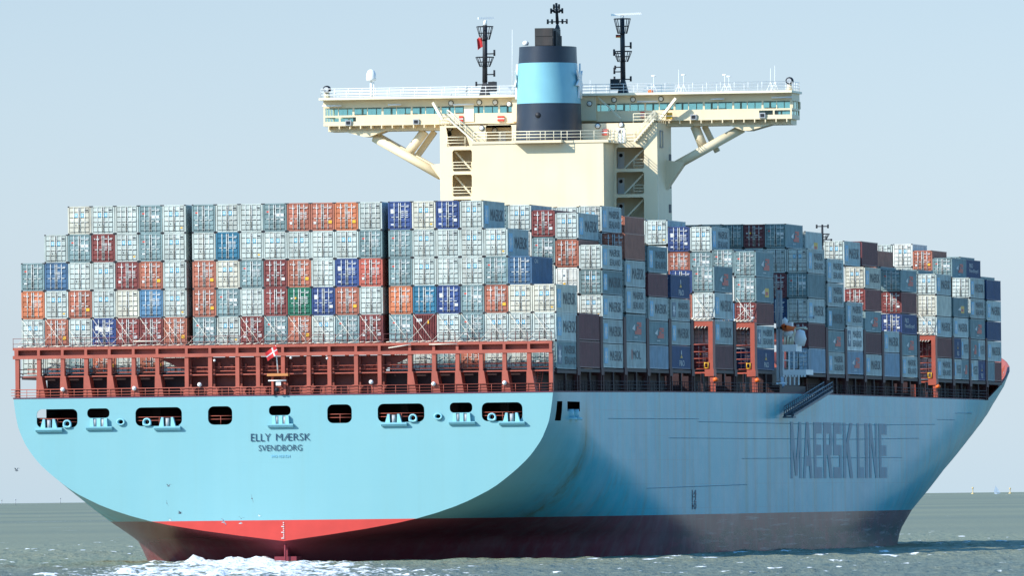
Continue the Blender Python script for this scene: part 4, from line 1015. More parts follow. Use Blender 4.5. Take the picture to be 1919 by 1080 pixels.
def door_mesh(kind, key, right, var):
    k = ('door', kind, key, right, var)
    if k in _cache: return _cache[k]
    rr = random.Random(hash((kind, right, var)) if False else (ord(kind[0])*31+var*7+right))
    b = MB(); x0, x1 = (-1.205, -.165) if right else (-CW+.165, -1.235); z0, z1 = .15, CH-.14
    b.box(x0, x1, .055, .09, z0, z1, 2)                                   # rubber seal behind the leaf
    x0 += .03; x1 -= .03; z0 += .03; z1 -= .03; W = x1-x0
    bars = (x0+W*.5, x1-.06) if not right else (x0+.06, x0+W*.5)
    bars = (x0+W*.46, x1-.05) if not right else (x0+.05, x0+W*.54)
    if kind in ('G', 'W'):
        b.box(x0, x1, .04, .052, z0, z1, 0); nr = 5 if kind == 'G' else 2
        hs = [.2, .2, .2, .22, .18] if kind == 'G' else [.5, .5]
        xm = bars[0] if not right else bars[1]
        z = z0
        for i in range(nr):
            h = (z1-z0)*hs[i]
            for xa, xb in ((x0+.03, xm-.05), (xm+.05, x1-.03 if right else x1-.1)):
                b.prism([(xa, z+.05), (xb, z+.05), (xb, z+h-.05), (xa, z+h-.05)], -.02, .04, 0)
            z += h
            if i < nr-1: b.box(x0, x1, .035, .04, z-.025, z+.025, 2)  # dark strip for the groove's shade line; the seals run round the edges
    else:
        nb = 5; b.box(x0, x1, .05, .054, z0, z1, 0); h = (z1-z0)/nb
        for i in range(nb):
            za = z0+i*h+.02; zb = za+h-.04
            P = [(x0, .05, za), (x0, -.03, za+.09), (x0, -.03, zb-.07), (x0, .05, zb)]
            b.grid([[(x, y, z) for _, y, z in P] for x in (x0, x1)], 0, False)
            b.face([(x0, .05, za), (x0, .05, zb), (x0, -.03, zb-.07), (x0, -.03, za+.09)]); b.face([(x1, .05, za), (x1, -.03, za+.09), (x1, -.03, zb-.07), (x1, .05, zb)])
    bm = 1
    bb = []; main = b
    for xb in bars:
        b = MB(); bb.append(b)
        b.bar((xb, -.055, z0-.05), (xb, -.055, z1+.05), .034, bm, 6)
        for q in (.06, .35, .65, .94): b.box(xb-.06, xb+.06, -.06, .0, z0+(z1-z0)*q-.04, z0+(z1-z0)*q+.04, bm)
        b.box(xb-.02, xb+(.3 if right else -.3), -.085, -.06, z0+(z1-z0)*.42, z0+(z1-z0)*.42+.06, bm)
    b = main
    def stick(fx0, fx1, fz0, fz1, mi): b.box(x0+W*fx0, x0+W*fx1, -.05, -.018 if kind in 'GW' else -.028, z0+(z1-z0)*fz0, z0+(z1-z0)*fz1, mi)
    if kind == 'G':
        a, c = ((.58, .86) if not right else (.14, .42))
        if var % 3 != 2:
            stick(a, c, .62, .78, 5); b.box(x0+W*(a+.08), x0+W*(c-.08), -.054, -.05, z0+(z1-z0)*.66, z0+(z1-z0)*.74, 3)
        if not right: stick(.62, .72, .27, .32, 2)
        else: stick(.62, .9, .88, .93, 2)
        if var % 4 == 1 and right: stick(.65, .85, .1, .16, 4)
    elif kind == 'R':
        if right:
            stick(.1, .42, .86, .885, 3); stick(.58, .9, .84, .87, 3); stick(.7, .95, .89, .91, 3)
            if var % 2 == 0 and key in 'B': stick(.12, .46, .53, .66, 3); stick(.58, .92, .53, .66, 3); stick(.6, .9, .36, .45, 3)
            else:
                for q in ((.66, .59, .5) if var != 3 else (.52,)): stick(.12, .38, q, q+.032, 3); stick(.6, .82, q, q+.032, 3) if var % 3 else None
            if key in 'CDORE' and var % 3 != 1: stick(.6, .95, .22, .34, 4 if key in 'COR' else 3)
            if key == 'E' and var == 1: stick(.1, .5, .52, .72, 3)
        else:
            if key in 'B': stick(.18, .44, .7, .76, 6); stick(.12, .42, .2, .26, 3) if var % 2 else None
            if key in 'CDOR': stick(.08, .2, .85, .89, 3); stick(.3, .62, .84, .88, 3); stick(.1, .35, .2, .3, 3) if var % 2 else None
            if key == 'E': stick(.08, .38, .58, .76, 3); stick(.1, .4, .1, .16, 3)
            if key == 'E' and var == 1: stick(.5, .9, .52, .72, 3)
            if key in 'MG': stick(.1, .3, .6, .66, 3); stick(.5, .7, .6, .68, 4)
    elif kind == 'W':
        if not right: stick(.6, .8, .7, .76, 7); stick(.6, .85, .28, .4, 4)
    me = b.mesh('container_door', [CM[key], CM[key] if kind in 'GW' and False else M_galv, M_gasket, M_label, M_yellow, M_logo, M_redlogo, M_logodark]); _cache[k] = (me, [q.mesh('locking_bar', [CM[key], M_galv]) for q in bb]); return _cache[k]
def star_pts(cy, cz, r): 
    return [(cy+(r if i % 2 == 0 else r*.42)*cos(pi/2+2*pi*i/14), cz+(r if i % 2 == 0 else r*.42)*sin(pi/2+2*pi*i/14)) for i in range(14)]
def letter_meshes(mark, L):
    k = ('mark', mark, L)
    if k in _cache: return _cache[k]
    X = .012; f = L/12.19; Hc = CH; out = []; MT = [M_letter, M_logo, M_label, M_logodark, M_redlogo, M_yellow]
    def poly(b, P, mi, x=X): b.face([(x, y, z) for y, z in P], mi)
    def rect(b, y0, y1, z0, z1, mi, x=X): poly(b, [(y0, z0), (y1, z0), (y1, z1), (y0, z1)], mi, x)
    def word(s, y0, y1, z0, z1, mi):
        V, Fc = text_pts(s, size=1, depth=0); xs = [v.x for v in V]; ys = [v.y for v in V]; b = MB()
        for v in V: b.v.append((X, y0+(v.x-min(xs))/(max(xs)-min(xs))*(y1-y0), z0+(v.y-min(ys))/(max(ys)-min(ys))*(z1-z0)))
        for q in Fc: b.f.append(tuple(q)); b.m.append(mi); b.sm.append(False)
        out.append(('container_lettering', b.mesh('container_lettering', MT)))
    def logo(b): out.append(('container_logo', b.mesh('container_logo', MT)))
    b = MB()
    if mark in ('M', 'MS', 'K'):
        rect(b, .7*f, 2.9*f, Hc*.17, Hc*.83, 3 if mark == 'K' else 1); poly(b, star_pts(1.8*f, Hc*.5, .95*f), 2, X+.006); logo(b)
        if mark == 'M': word('MAERSK', 4.2*f, 11.4*f, Hc*.30, Hc*.72, 0)
        else: word('MAERSK', 4.6*f, 11.0*f, Hc*.55, Hc*.84, 0); word('SEALAND', 4.6*f, 11.2*f, Hc*.17, Hc*.44, 0)
    elif mark == 'H':
        P = [(5.4, .75), (9.4, .75), (9.4, 1.35), (7.6, 1.35), (7.6, 1.5), (9.4, 1.5), (9.4, 2.0), (6.6, 2.0), (6.6, 1.75), (8.0, 1.75), (8.0, 1.6), (6.4, 1.6), (6.4, 1.1), (5.4, 1.1)]
        poly(b, [(y*f, z) for y, z in P], 4); poly(b, [(3.6*f, 1.3), (5.3*f, 1.1), (5.5*f, 1.8)], 2); rect(b, 5*f, 7*f, .42, .5, 2); logo(b)
    elif mark == 'h':
        rect(b, 6.0*f, 8.8*f, .6, 1.6, 5); rect(b, 6.4*f, 8.2*f, .8, 1.2, 4, X+.006); poly(b, [(3.6*f, 1.0), (6.0*f, .9), (6.0*f, 1.5)], 2); logo(b)
    elif mark == 'PO':
        poly(b, [(5.6*f, 1.3), (7.0*f, 1.3), (6.3*f, 1.7)], 5); rect(b, 6.1*f, 6.5*f, 1.7, 2.2, 2); logo(b); word('P&O', 5.0*f, 8.2*f, .35, 1.0, 2)
    elif mark == 'ND': word('P&O', 2.5*f, 5.5*f, 1.55, 2.2, 2); word('Nedlloyd', 2.5*f, 10*f, .7, 1.4, 2)
    elif mark == '2': word('CAI', 1.6*f, 3.6*f, 2.1, 2.5, 2)
    elif mark == 'r': rect(b, 3.2*f, 3.6*f, .9, 2.0, 4); logo(b); word('MOL', 4*f, 9*f, 1.0, 1.9, 0)
    _cache[k] = out; return out
ORD = ['', 'first', 'second', 'third', 'fourth', 'fifth', 'sixth', 'seventh', 'eighth', 'ninth', 'tenth', 'eleventh', 'twelfth', 'thirteenth', 'fourteenth', 'fifteenth', 'sixteenth', 'seventeenth', 'eighteenth', 'nineteenth', 'twentieth', 'twenty-first', 'twenty-second', 'twenty-third']
NAMEM = {'M': 'with dark lettering', 'MS': 'with two-line lettering', 'K': 'with dark logo', 'H': 'with red emblem', 'h': 'with yellow emblem', 'PO': 'with white letters', 'ND': 'with white lettering', '2': 'with small white letters', 'r': 'with red mark', '': ''}
used = set(); cid = [0]
def container(xr, Y, z0, z1, key, kind, mark, label, group, L=12.19):
    cid[0] += 1; v = (cid[0]*7) % 5
    root = empty('shipping_container', (xr, Y, z0))
    if label in used: print('DUP', label)
    used.add(label); tag(root, label, 'container', group)
    sc = (z1-z0)/CH
    o = link('container_body', body_mesh(L, key, kind if kind in ('X', '/') else ''), root); o.scale.z = sc
    if kind in ('G', 'R', 'W'):
        for rt in (0, 1):
            dm, bs = door_mesh(kind, key, rt, v); d = link('container_door', dm, root); d.scale.z = sc
            for q in bs: link('locking_bar', q, d)
    if mark:
        for nm, me in letter_meshes(mark, L): d = link(nm, me, root); d.scale.z = sc
    return root
# the stern wall: rows from the bottom up, cells left to right
WALL = [
 'AABCACA BABCBABA AABCAAB', 'ACAEDDC BADBCABD BXABAAA', 'OACAQSA CBADGECA OTEBCQQ', 'BYAADCA CQADCAER BAAABY.', '.ABDABA ATAAAAAB BAAAA..', '..QAABA BABBCCOA EQEA...']
WALL = [x.replace(' ', '') for x in WALL]
WALL[3] = 'BYAADCA'+'CQBDCAER'+'BAAABY.'; WALL[1] = 'ACAEDDC'+'BADBCABD'+'BXABAAA'; WALL[2] = 'OACAQSA'+'CBADGECA'+'OTEBCQQ'
WALL[5] = '..QAABA'+'BAABCCOA'+'EQEA...'; WALL[4] = '.ABDABA'+'ATAAAAAB'+'BAAAA..'; WALL[0] = 'AABCACA'+'BABCBABA'+'AABCAAB'
ROWN = ['half-hidden lowest', 'row just above the walkway', 'third', 'fourth', 'fifth', 'top']
MARKS = {(0, 21): 'K', (1, 21): 'M', (2, 21): 'M', (3, 20): '2', (4, 19): 'M', (5, 18): 'M'}
for t, row in enumerate(WALL):
    n = 0
    for c, k in enumerate(row):
        if k == '.': continue
        n += 1
        z = 19.75+t*2.905; kind = 'X' if k == 'X' else ('G' if k in 'AQ' else 'R')
        key = 'D' if k == 'X' else k
        if t == 0 and 7 <= c <= 14: continue
        tot = len(row.replace('.', ''))
        side, num = ('left', n) if n <= (tot+1)//2 else ('right', tot-n+1)
        cw = PAINT[key][1]+(' ribbed' if k == 'X' else '')
        where = {0: 'in the half-hidden row under the red walkway', 1: 'in the row on the red walkway', 2: 'in the second row above the red walkway', 3: 'in the middle row of the stern wall', 4: 'in the second row from the top', 5: 'in the top row of the stern wall'}[t]
        lb = f"{cw} container {where}, {ORD[num]} from its {side} end" if num > 1 else f"{cw} container {where}, at its far {side} end"
        container(colx(c)+CW+.03, 3.4+random.uniform(-.03, .03), z, z+2.88, key, kind, MARKS.get((t, c), ''), lb, 'containers of the stern wall')
DATA = [
(2,17,384,433,'B','R',''),(2,18,383,432,'A','G',''),(2,18,433,482,'W','G',''),(2,19,393,443,'D','R',''),(2,19,444,494,'B','R',''),(2,19,495,545,'A','G',''),
(2,20,398,447.5,'A','G','M'),(2,20,448.5,500,'C','R',''),(2,20,501,551,'W','W',''),(2,20,552,600,'W','G',''),
(2,21,458,504,'A','G','MS'),(2,21,505,551,'B','G','M'),(2,21,552,597,'A','G','M'),(2,21,598,643,'A','G','M'),(2,21,644,689,'A','G','M'),
(1,21,586,637,'M','R',''),(1,21,638,689,'M','R',''),
(3,18,388,437,'A','G',''),(3,19,387,436,'A','G',''),(3,20,385,434,'A','G','MS'),(3,20,435,484,'W','G',''),(3,21,436,486,'C','R',''),(3,21,487,536.5,'A','G','M'),(3,21,537.5,586,'A','G','MS'),(3,21,587,640,'B','R','H'),(3,21,641,690,'A','R','r'),
(4,20,404,454,'C','R',''),(4,21,460,510,'B','G','MS'),(4,21,511,555,'M','R',''),(4,21,556,600,'A','G','M'),(4,21,601,645.5,'B','R','H'),(4,21,646.5,691,'L','R',''),
(5,21,514,558,'N','R','PO'),(5,21,559,601,'A','G','K'),(5,21,602,646,'A','G','M'),(5,21,647,691,'N','R','PO'),
(9,16,411,457,'A','G',''),(9,17,412,458,'A','G',''),(9,17,459,510,'W','G',''),(9,17,511,561,'A','G',''),(9,18,424,471,'E','R',''),(9,18,472,518,'C','R',''),(7,20,506,550,'E','R',''),(7,20,551,598,'C','R',''),
(9,19,424,471,'A','G','MS'),(9,19,472,518,'B','R',''),(9,20,467,513,'B','R',''),(9,20,514,566,'W','G',''),(9,20,567,605,'S','R',''),
(7,21,498,547,'B','R','H'),(7,21,548,597,'A','G','M'),(7,21,600,645,'A','G','M'),(7,21,646,692,'M','R',''),
(9,21,470,518.5,'B','R','H'),(9,21,519,566,'B','R','h'),(9,21,567,608,'D','R',''),(9,21,610,652,'A','G','K'),(9,21,653,693,'N','R','PO'),
(10,14,421,464,'A','G',''),(10,15,465,511,'A','G',''),(10,16,465,511,'A','G',''),(10,17,465,511,'B','R',''),(10,18,465,511,'A','G',''),(10,19,465,511,'A','G',''),(10,15,421,464,'A','G',''),(10,16,421,464,'B','R',''),(10,17,420,464,'A','G',''),(10,18,420,464,'B','R',''),(10,19,420,464,'M','R',''),(10,20,419,464,'B','R','H'),(10,20,465,511,'A','G',''),(10,20,512,558,'M','R',''),(10,20,559,605,'N','R',''),
(10,21,465,511,'A','G','MS'),(10,21,511.5,558,'B','R',''),(10,21,559,604.5,'A','G','M'),(10,21,605,652,'M','R',''),(10,21,652.5,699,'L','R',''),
(11,20,433,480,'A','G','h'),(11,21,484,528.5,'A','G','MS'),(11,21,529.5,574,'A','G','MS'),(11,21,575,618,'B','G','M'),(11,21,619,659.5,'B','R','H'),(11,21,660,701,'A','G','MS'),
(12,21,565,611,'A','G','MS'),(12,21,611.5,657,'W','G','K'),(12,21,657.5,701.5,'L','R','H'),
(13,1582,451,497,'A','G','M'),(13,21,500,540,'Q','G','M'),(13,21,541,582,'D','R',''),(13,21,583,622,'B','R','H'),(13,21,623,663,'M','R',''),(13,21,664,704,'A','G','M'),
(14,1615.5,450,498,'M','R',''),(14,21,620,660,'A','G','M'),(14,21,661,706,'L','R',''),
(15,1644.5,467,515,'C','R',''),(15,20,498,545,'B','R',''),(15,21,505,546,'B','R','H'),(15,21,547,587,'D','R',''),(15,21,588,626,'E','R','ND'),(15,21,627,666,'B','R','H'),(15,21,667,707,'A','G','MS'),
(17,1721,505,550,'B','R',''),(17,21,513,552,'A','G','M'),(17,21,553,592,'Q','G',''),(17,21,593,631,'A','G','M'),(17,21,632,670,'D','R',''),(17,21,671,710,'A','G','MS'),
(18,21,557,594,'B','R','h'),(18,21,595,632,'A','G','M'),(18,21,633,672,'NA','R',('PO','M')),(18,21,673,711,'AB','G',('M','H')),
(19,1672,458,500,'A','G',''),(19,1710,457,500,'W','G',''),(19,1710,501,530,'A','G',''),(19,1747,469,508,'C','R',''),(19,1784,483,520,'B','R','H'),
(19,21,520,558,'A','G','M'),(19,21,559,596,'A','G','MS'),(19,21,597,635,'B','R','H'),(19,21,636,674,'BA','R',('H','M')),(19,21,675,713,'AE','G',('M','PO')),
(20,1811,486,521,'N','R','ND'),(21,1800,481,521,'B','R',''),(20,21,524,562,'N','R',''),(20,21,563,601,'A','G','M'),(20,21,602,638,'N','R',''),(20,21,639,677,'A','G','M'),(20,21,678,714,'BD','R',('','')),(21,1838,518,556,'B','R','')]
# the boxes that carry the inboard ones, down to the hatch covers
low = {}
for d in DATA:
    if d[1] != 21: low[(d[0], d[1])] = max(low.get((d[0], d[1]), 0), d[3])
fill_rng = random.Random(11)
for (bay, c), yb_px in low.items():
    if bay not in (2, 3, 11, 17, 19, 20, 21): continue
    X = colx(c)+CW+.03 if c < 30 else onY(c, yb_px, BAYY[bay]).x
    z = pz(X, BAYY[bay], yb_px); yq = yb_px
    n_ = int(round((z-base(bay))/2.65))
    ybase = projx(X, BAYY[bay], base(bay))[1]
    for q in range(n_):
        y0_ = yb_px+1+(ybase-yb_px-1)*q/n_; y1_ = yb_px+(ybase-yb_px-1)*(q+1)/n_
        DATA.append((bay, c, y0_, y1_, fill_rng.choice('ABBMAL'), '', ''))
STK = {}
for d in DATA:
    if d[1] == 21: STK.setdefault(d[0], []).append(d)
order = [k for k in range(22) if k in STK]
for d in DATA:
    bay, c, y0_, y1_, key, kind, mark = d
    Y = BAYY[bay]
    if c < 30: xr = colx(c)+CW+.03
    else: xr = onY(c, (y0_+y1_)/2, Y).x
    z1 = pz(xr, Y, y0_); z0 = pz(xr, Y, y1_)
    z1 = min(z1, z0+2.93)
    if c == 21:
        st = sorted(STK[bay], key=lambda q: -q[2]); up = st.index(d)+1; n = len(st)
        pos = {1: 'bottom', n: 'top'}.get(up, ORD[up]+' up')
        num = order.index(bay)+2
        wh = f"{pos} in the {ORD[num]} side stack from the stern"
        grp = 'containers of the starboard side stacks'
    else:
        row = [q for q in DATA if q[0] == bay and q[1] == c]; row.sort(key=lambda q: q[2]); i = row.index(d)
        inn = sorted({q[1] for q in DATA if q[0] == bay and q[1] != 21}, reverse=True).index(c)+1
        lev = 'topmost in' if i == 0 else ORD[i+1]+' down in'
        wh = f"{lev} {ORD[inn]} row inboard, {ORD[bay+1]} bay from the stern"
        grp = 'containers inboard of the side stacks'
    if len(key) == 2:
        for q in (0, 1):
            lb = f"short {PAINT[key[q]][1]} container, {'aft' if q == 0 else 'forward'} one, {wh}"
            container(xr, Y+q*6.12, z0, z1-.03, key[q], 'R' if q == 0 else '/', mark[q], lb, grp, 6.058)
    else:
        lb = f"{PAINT[key][1]} container{' ' if mark else ''}{NAMEM[mark]}, {wh}"
        container(xr, Y, z0, z1-.03, key, kind, mark, lb, grp)

# thin exhaust smoke drifting off the funnel
M_smoke = bpy.data.materials.new('exhaust_smoke'); M_smoke.use_nodes = True; _n = M_smoke.node_tree; _n.nodes.remove(_n.nodes['Principled BSDF'])
_v = _n.nodes.new('ShaderNodeVolumePrincipled'); _v.inputs['Color'].default_value = (.62, .58, .38, 1); _v.inputs['Density'].default_value = .14; _n.links.new(_v.outputs[0], _n.nodes['Material Output'].inputs['Volume'])
b = MB(); p = vY(1030, 50, FYc); rows = []
for i in range(9):
    t = i/8; r_ = .4+2.6*t; row = []
    for j in range(14):
        a_ = 2*pi*j/14; row.append((p.x-2.2*t*t-.3*sin(5*t)+r_*cos(a_)*(1+.15*sin(3*a_+4*t)), p.y+3*t+r_*sin(a_), p.z+.2+9*t))
    rows.append(row)
b.grid(rows, 0, True, close=True, flip=True); b.face(rows[0][::-1]); b.face(rows[-1]); o = b.build('exhaust_smoke', M_smoke); tag(o, 'faint yellowish exhaust smoke rising above the dark funnel top', 'smoke', kind='stuff')

# ------------------------------------------------------------------ flags
def flag(name, label, corner, du, dv, stripes, wave=.12, cross=False, nu=24, nv=14):
    b = MB(); du = Vector(du); dv = Vector(dv); nrm = du.cross(dv).normalized(); rows = []
    for i in range(nu+1):
        s = i/nu; row = []
        for j in range(nv+1):
            t = j/nv; row.append(du*s+dv*t+nrm*(wave*sin(s*7+t*1.5)*s)+Vector((0, 0, -.12*s*s*du.length)))
        rows.append(row)
    if cross: mf = lambda i, j: 1 if (7 <= i <= 9 or 6 <= j <= 7) else 0
    else: mf = lambda i, j: stripes(i/nu, j/nv)
    b.grid(rows, 0, True, mfun=mf)
    back = [[tuple(Vector(p)+nrm*.02) for p in r_] for r_ in rows]
    b.grid(back, 0, True, flip=True, mfun=mf)
    me = b.mesh(name, [M_flagred, M_label, M_yellow, M_black]); o = link(name, me); o.location = corner
    tag(o, label, 'flag'); return o
flag('flag', 'red flag with white cross on the staff at the stern rail', tuple(ftop), (-1.05, -.3, -.62), (.3, -.08, -.85), None, .12, True)
p = vY(904, 66, YM); flag('flag', 'red flag with pale edge hoisted on the left radar mast', tuple(p), (-.62, -.3, -.35), (.1, 0, -1.25), lambda s, t: 1 if s < .12 or (s < .45 and t < .1) else 0, .1)
p = vY(1164, 65, YM); flag('flag', 'tiny striped black, red and yellow flag on the right radar mast', tuple(p), (-.6, -.2, .1), (0, 0, -.35), lambda s, t: 3 if t < .33 else (0 if t < .67 and s > .2 else 2), .05)

# ------------------------------------------------------------------ gulls
M_gull = mat('gull_white', (0.72, 0.72, 0.70), .7, .05); M_gulld = mat('gull_grey', (0.10, 0.12, 0.14), .7, .1); M_beak = mat('gull_beak', (0.7, 0.4, 0.05), .5, .05)
def gull(x, y, Y, label, s=1.0, head=0.0, up=.35, bank=0.0, dark=False):
    b = MB(); n = 10; rows = []
    for q, r_, dz in ((-.30, .0, 0), (-.27, .03, .01), (-.18, .055, .01), (-.05, .085, 0), (.06, .085, 0), (.14, .06, .02), (.18, .05, .035), (.22, .055, .045), (.26, .04, .045), (.28, .015, .035)):
        rows.append([(r_*cos(2*pi*i/n), q, dz+r_*sin(2*pi*i/n)) for i in range(n)])
    b.grid(rows, 0, True, close=True)
    b.bar((0, .27, .035), (0, .33, .025), .016, 2, 5, .004)
    b.face([(-.02, -.24, .01), (.02, -.24, .01), (.09, -.42, .0), (-.09, -.42, .0)], 0)
    for sg in (-1, 1):
        W = [(.04, .08, -.10, .03, .02), (.2, .11, -.09, .03+.2*up, .02), (.38, .10, -.07, .03+.42*up, .016), (.52, .04, -.09, .03+.42*up-.02, .012), (.66, -.06, -.14, .03+.42*up-.08, .006)]
        top = [[(sg*X, ya, z+th), (sg*X, (ya+yb)/2, z+th*1.6), (sg*X, yb, z)] for X, ya, yb, z, th in W]; bot = [[(sg*X, ya, z+th), (sg*X, (ya+yb)/2, z-th*.4), (sg*X, yb, z)] for X, ya, yb, z, th in W]
        mf = lambda i, j: 1 if i >= 3 else (3 if not dark else 1)
        b.grid(top, 1, True, flip=(sg > 0), mfun=mf); b.grid(bot, 0, True, flip=(sg < 0), mfun=(lambda i, j: 1 if (i >= 3 or dark) else 0))
    me = b.mesh('gull', [M_gull if not dark else M_gulld, M_gulld, M_beak, mat('gull_wing', (.4, .42, .44), .7) if 'gull_wing' not in bpy.data.materials else bpy.data.materials['gull_wing']])
    o = link('gull', me); o.location = onY(x, y, Y); o.rotation_euler = (0, bank, head); o.scale = (s, s, s)
    tag(o, label, 'bird', 'gulls flying about the ship')
gull(1467, 719, 120, 'white gull gliding in front of the dark side rail below the crane platform', 1.7, radians(-75), .3, radians(35))
gull(31, 883, -20, 'dark gull flying at far left clear of the hull, against pale sky', .75, radians(70), .8, 0, True)
gull(316, 912, -25, 'dark gull nearest the top of those crossing the blue lower transom', .6, radians(60), .7, 0, True)
gull(312.5, 944, -25, 'dark gull banking steeply on the blue paint above another pair at left', .55, radians(20), .2, radians(70), True)
gull(337, 963, -25, 'grey gull with spread wings above the left end of the red boot', .7, radians(120), .6, radians(-10), True)
gull(319, 976, -25, 'pale gull touching the left corner where blue meets red', .5, radians(80), .5, radians(10))
gull(419, 980, -25, 'white gull with raised wings over the red band, left of the draught marks', .75, radians(-30), .3, radians(50))
gull(452, 973, -25, 'pale gull just above the blue and red paint line beside a lower mate', .5, radians(10), .7, radians(15), True)
gull(451, 982, -25, 'white gull low on the red band directly below another gull', .65, radians(-80), .4, radians(0))
gull(486, 968, -25, 'small white gull close above the red band beside the draught marks', .45, radians(60), .5, radians(20))
gull(472, 935, -25, 'dark gull with wings upright in the middle of the blue lower transom', .7, radians(30), .1, radians(75), True)

# ------------------------------------------------------------------ far marks on the horizon
def far(x, y, d):
    q = ray(x, y); return CAM+q*d
M_seamark = mat('sea_mark_paint', (.55, .42, .2), .6)
for x, h, lb in ((1823, 12, 'pale yellow sea mark on the horizon nearest the bow'), (1893, 9, 'pale yellow sea mark on the horizon at far right')):
    r_ = ray(x, 922.5); r_.z = 0; p = Vector((CX, CY, 0))+r_*38000
    b = MB(); b.lathe([(0, 0), (5, 0), (5, 3), (1.2, 5), (1, h+4), (2.5, h+5), (2.5, h+9), (0, h+10)], (0, 0), -1.5, 10, 0); me = b.mesh('sea_mark', [M_seamark]); o = link('sea_mark', me); o.location = p; tag(o, lb, 'sea mark', 'sea marks on the horizon')
for x, h, lb in ((3, 8, 'thin dark sea mark at the far left edge of the horizon'), (29, 9, 'thin dark sea mark second from the left horizon edge'), (113, 11, 'thin dark sea mark on the left horizon nearest the ship')):
    r_ = ray(x, 940); r_.z = 0; p = Vector((CX, CY, 0))+r_*38000
    b = MB(); b.bar((0, 0, -1), (0, 0, h+6), 1.1, 0, 6); b.lathe([(0, 0), (2, 0), (2, 3), (0, 4)], (0, 0), h+4, 8, 0); me = b.mesh('sea_mark', [M_grey]); o = link('sea_mark', me); o.location = p; tag(o, lb, 'sea mark', 'sea marks on the horizon')
r_ = ray(1868, 922.5); r_.z = 0; p = Vector((CX, CY, 0))+r_*30000
yb_ = empty('sailing_yacht', tuple(p)); tag(yb_, 'faint blue-grey sailing yacht heeling on the horizon right of the bow', 'sailing boat')
M_sail = mat('sail_grey', (.28, .36, .45), .8)
b = MB(); b.grid([[(-6, 0, 2), (-6, .5, 4), (-6, 0, 4)], [(0, -2, 0), (0, -2.5, 4), (0, 2.5, 4)], [(8, -.1, 2.5), (8, -.2, 4.5), (8, .2, 4.5)]], 0, False, close=True); b.build('hull', M_sail, yb_)
b = MB(); b.prism([(-7, 5), (-1, 5), (-2.5, 20)], -.1, .1); b.build('mainsail', M_sail, yb_)
b = MB(); b.prism([(-.5, 5), (7, 5), (-2, 19)], -.1, .1); b.build('jib', M_sail, yb_)
b = MB(); b.bar((-1, 0, 3), (-2.5, 0, 21), .25); b.build('mast', M_sail, yb_)

# ------------------------------------------------------------------ sea
import numpy as np
rs = np.random.RandomState(5)
dd = np.concatenate([[-3000, 0, 600, 900, 980], np.arange(1010, 1700, .8), np.arange(1701, 2300, 2.2), 2300*np.exp(np.linspace(.001, math.log(100000/2300.), 70))])
uu = np.arange(-72, 72, .5); ext = 72*np.exp(np.linspace(.02, math.log(40000/72.), 26)); uu = np.concatenate([-ext[::-1], uu, ext])
U, D = np.meshgrid(uu, dd)
hf = np.array([-sin(CTH), cos(CTH)]); hr = np.array([cos(CTH), sin(CTH)])
X = CX+U*hr[0]+D*hf[0]; Yg = CY+U*hr[1]+D*hf[1]
Hh = np.zeros_like(X)
fade = np.clip((D-1000)/15, 0, 1)*np.clip((2300-D)/800, 0, 1)*np.clip((78-np.abs(U))/6, 0, 1)
for k in range(46):
    lam = 2.0*(7.0)**(rs.rand()**1.35); ang = radians(-65)+rs.randn()*.55; kk = 2*pi/lam
    a = .0105*lam**.6*(.6+.8*rs.rand()); ph = rs.rand()*2*pi
    th = kk*(X*cos(ang)+Yg*sin(ang))+ph
    Hh += a*(np.sin(th)+.25*np.cos(2*th))
sig = Hh[(D > 1010) & (D < 1700)].std(); print('wave sigma', sig)
def vnoise(x, y, seed):
    r_ = np.random.RandomState(seed).rand(256, 256); xi = np.floor(x).astype(int); yi = np.floor(y).astype(int); fx = x-xi; fy = y-yi; fx = fx*fx*(3-2*fx); fy = fy*fy*(3-2*fy)
    g = lambda i, j: r_[(yi+j) % 256, (xi+i) % 256]
    return (g(0, 0)*(1-fx)+g(1, 0)*fx)*(1-fy)+(g(0, 1)*(1-fx)+g(1, 1)*fx)*fy
n1 = vnoise(X/9, Yg/14, 1); n2 = vnoise(X/2.2, Yg/3.2, 2); n3 = vnoise(X/.8, Yg/1.2, 3); n4 = vnoise(X/30, Yg/45, 4); n5 = vnoise(X/.55+7, Yg/1.0, 9)
caps = np.clip((Hh/sig-1.15-.9*(1-n1)-.5*n4)*1.5, 0, 1)*np.clip(n3*4-2.1, 0, 1)*np.clip(n2*2.6-.7, 0, 1)
far_caps = 0*X
s_ = -Yg                                           # distance astern
cen = -3+.19*np.clip(s_, -20, 400); half = 13+.05*np.clip(s_, 0, 400)
lat = np.abs(X-cen)/half
wk = np.clip(1.25-lat, 0, 1)*np.clip((s_+9)/6, 0, 1)
wake = np.clip(wk*1.35*(.1+.5*n1+.55*n2+.35*n3)-.22-.3*n4, 0, 1)*(1-np.clip((s_-60)/380, 0, .55))
boil = np.exp(-((X+4)/7.5)**2)*np.exp(-((s_-2)/7)**2)
Hh = Hh*fade
turb = (n2*.7+n3*.5)
Hh += fade*(wk*(turb-.55)*.5 + boil*(.1+turb*.42+.8*np.clip(n5*n2*2-.55, 0, 1)))
wake = np.clip(np.maximum(wake, boil*1.5*(.25+.8*n2+.3*n3)), 0, 1)
foam = np.clip(np.maximum(np.maximum(caps, far_caps*.7), wake), 0, 1)
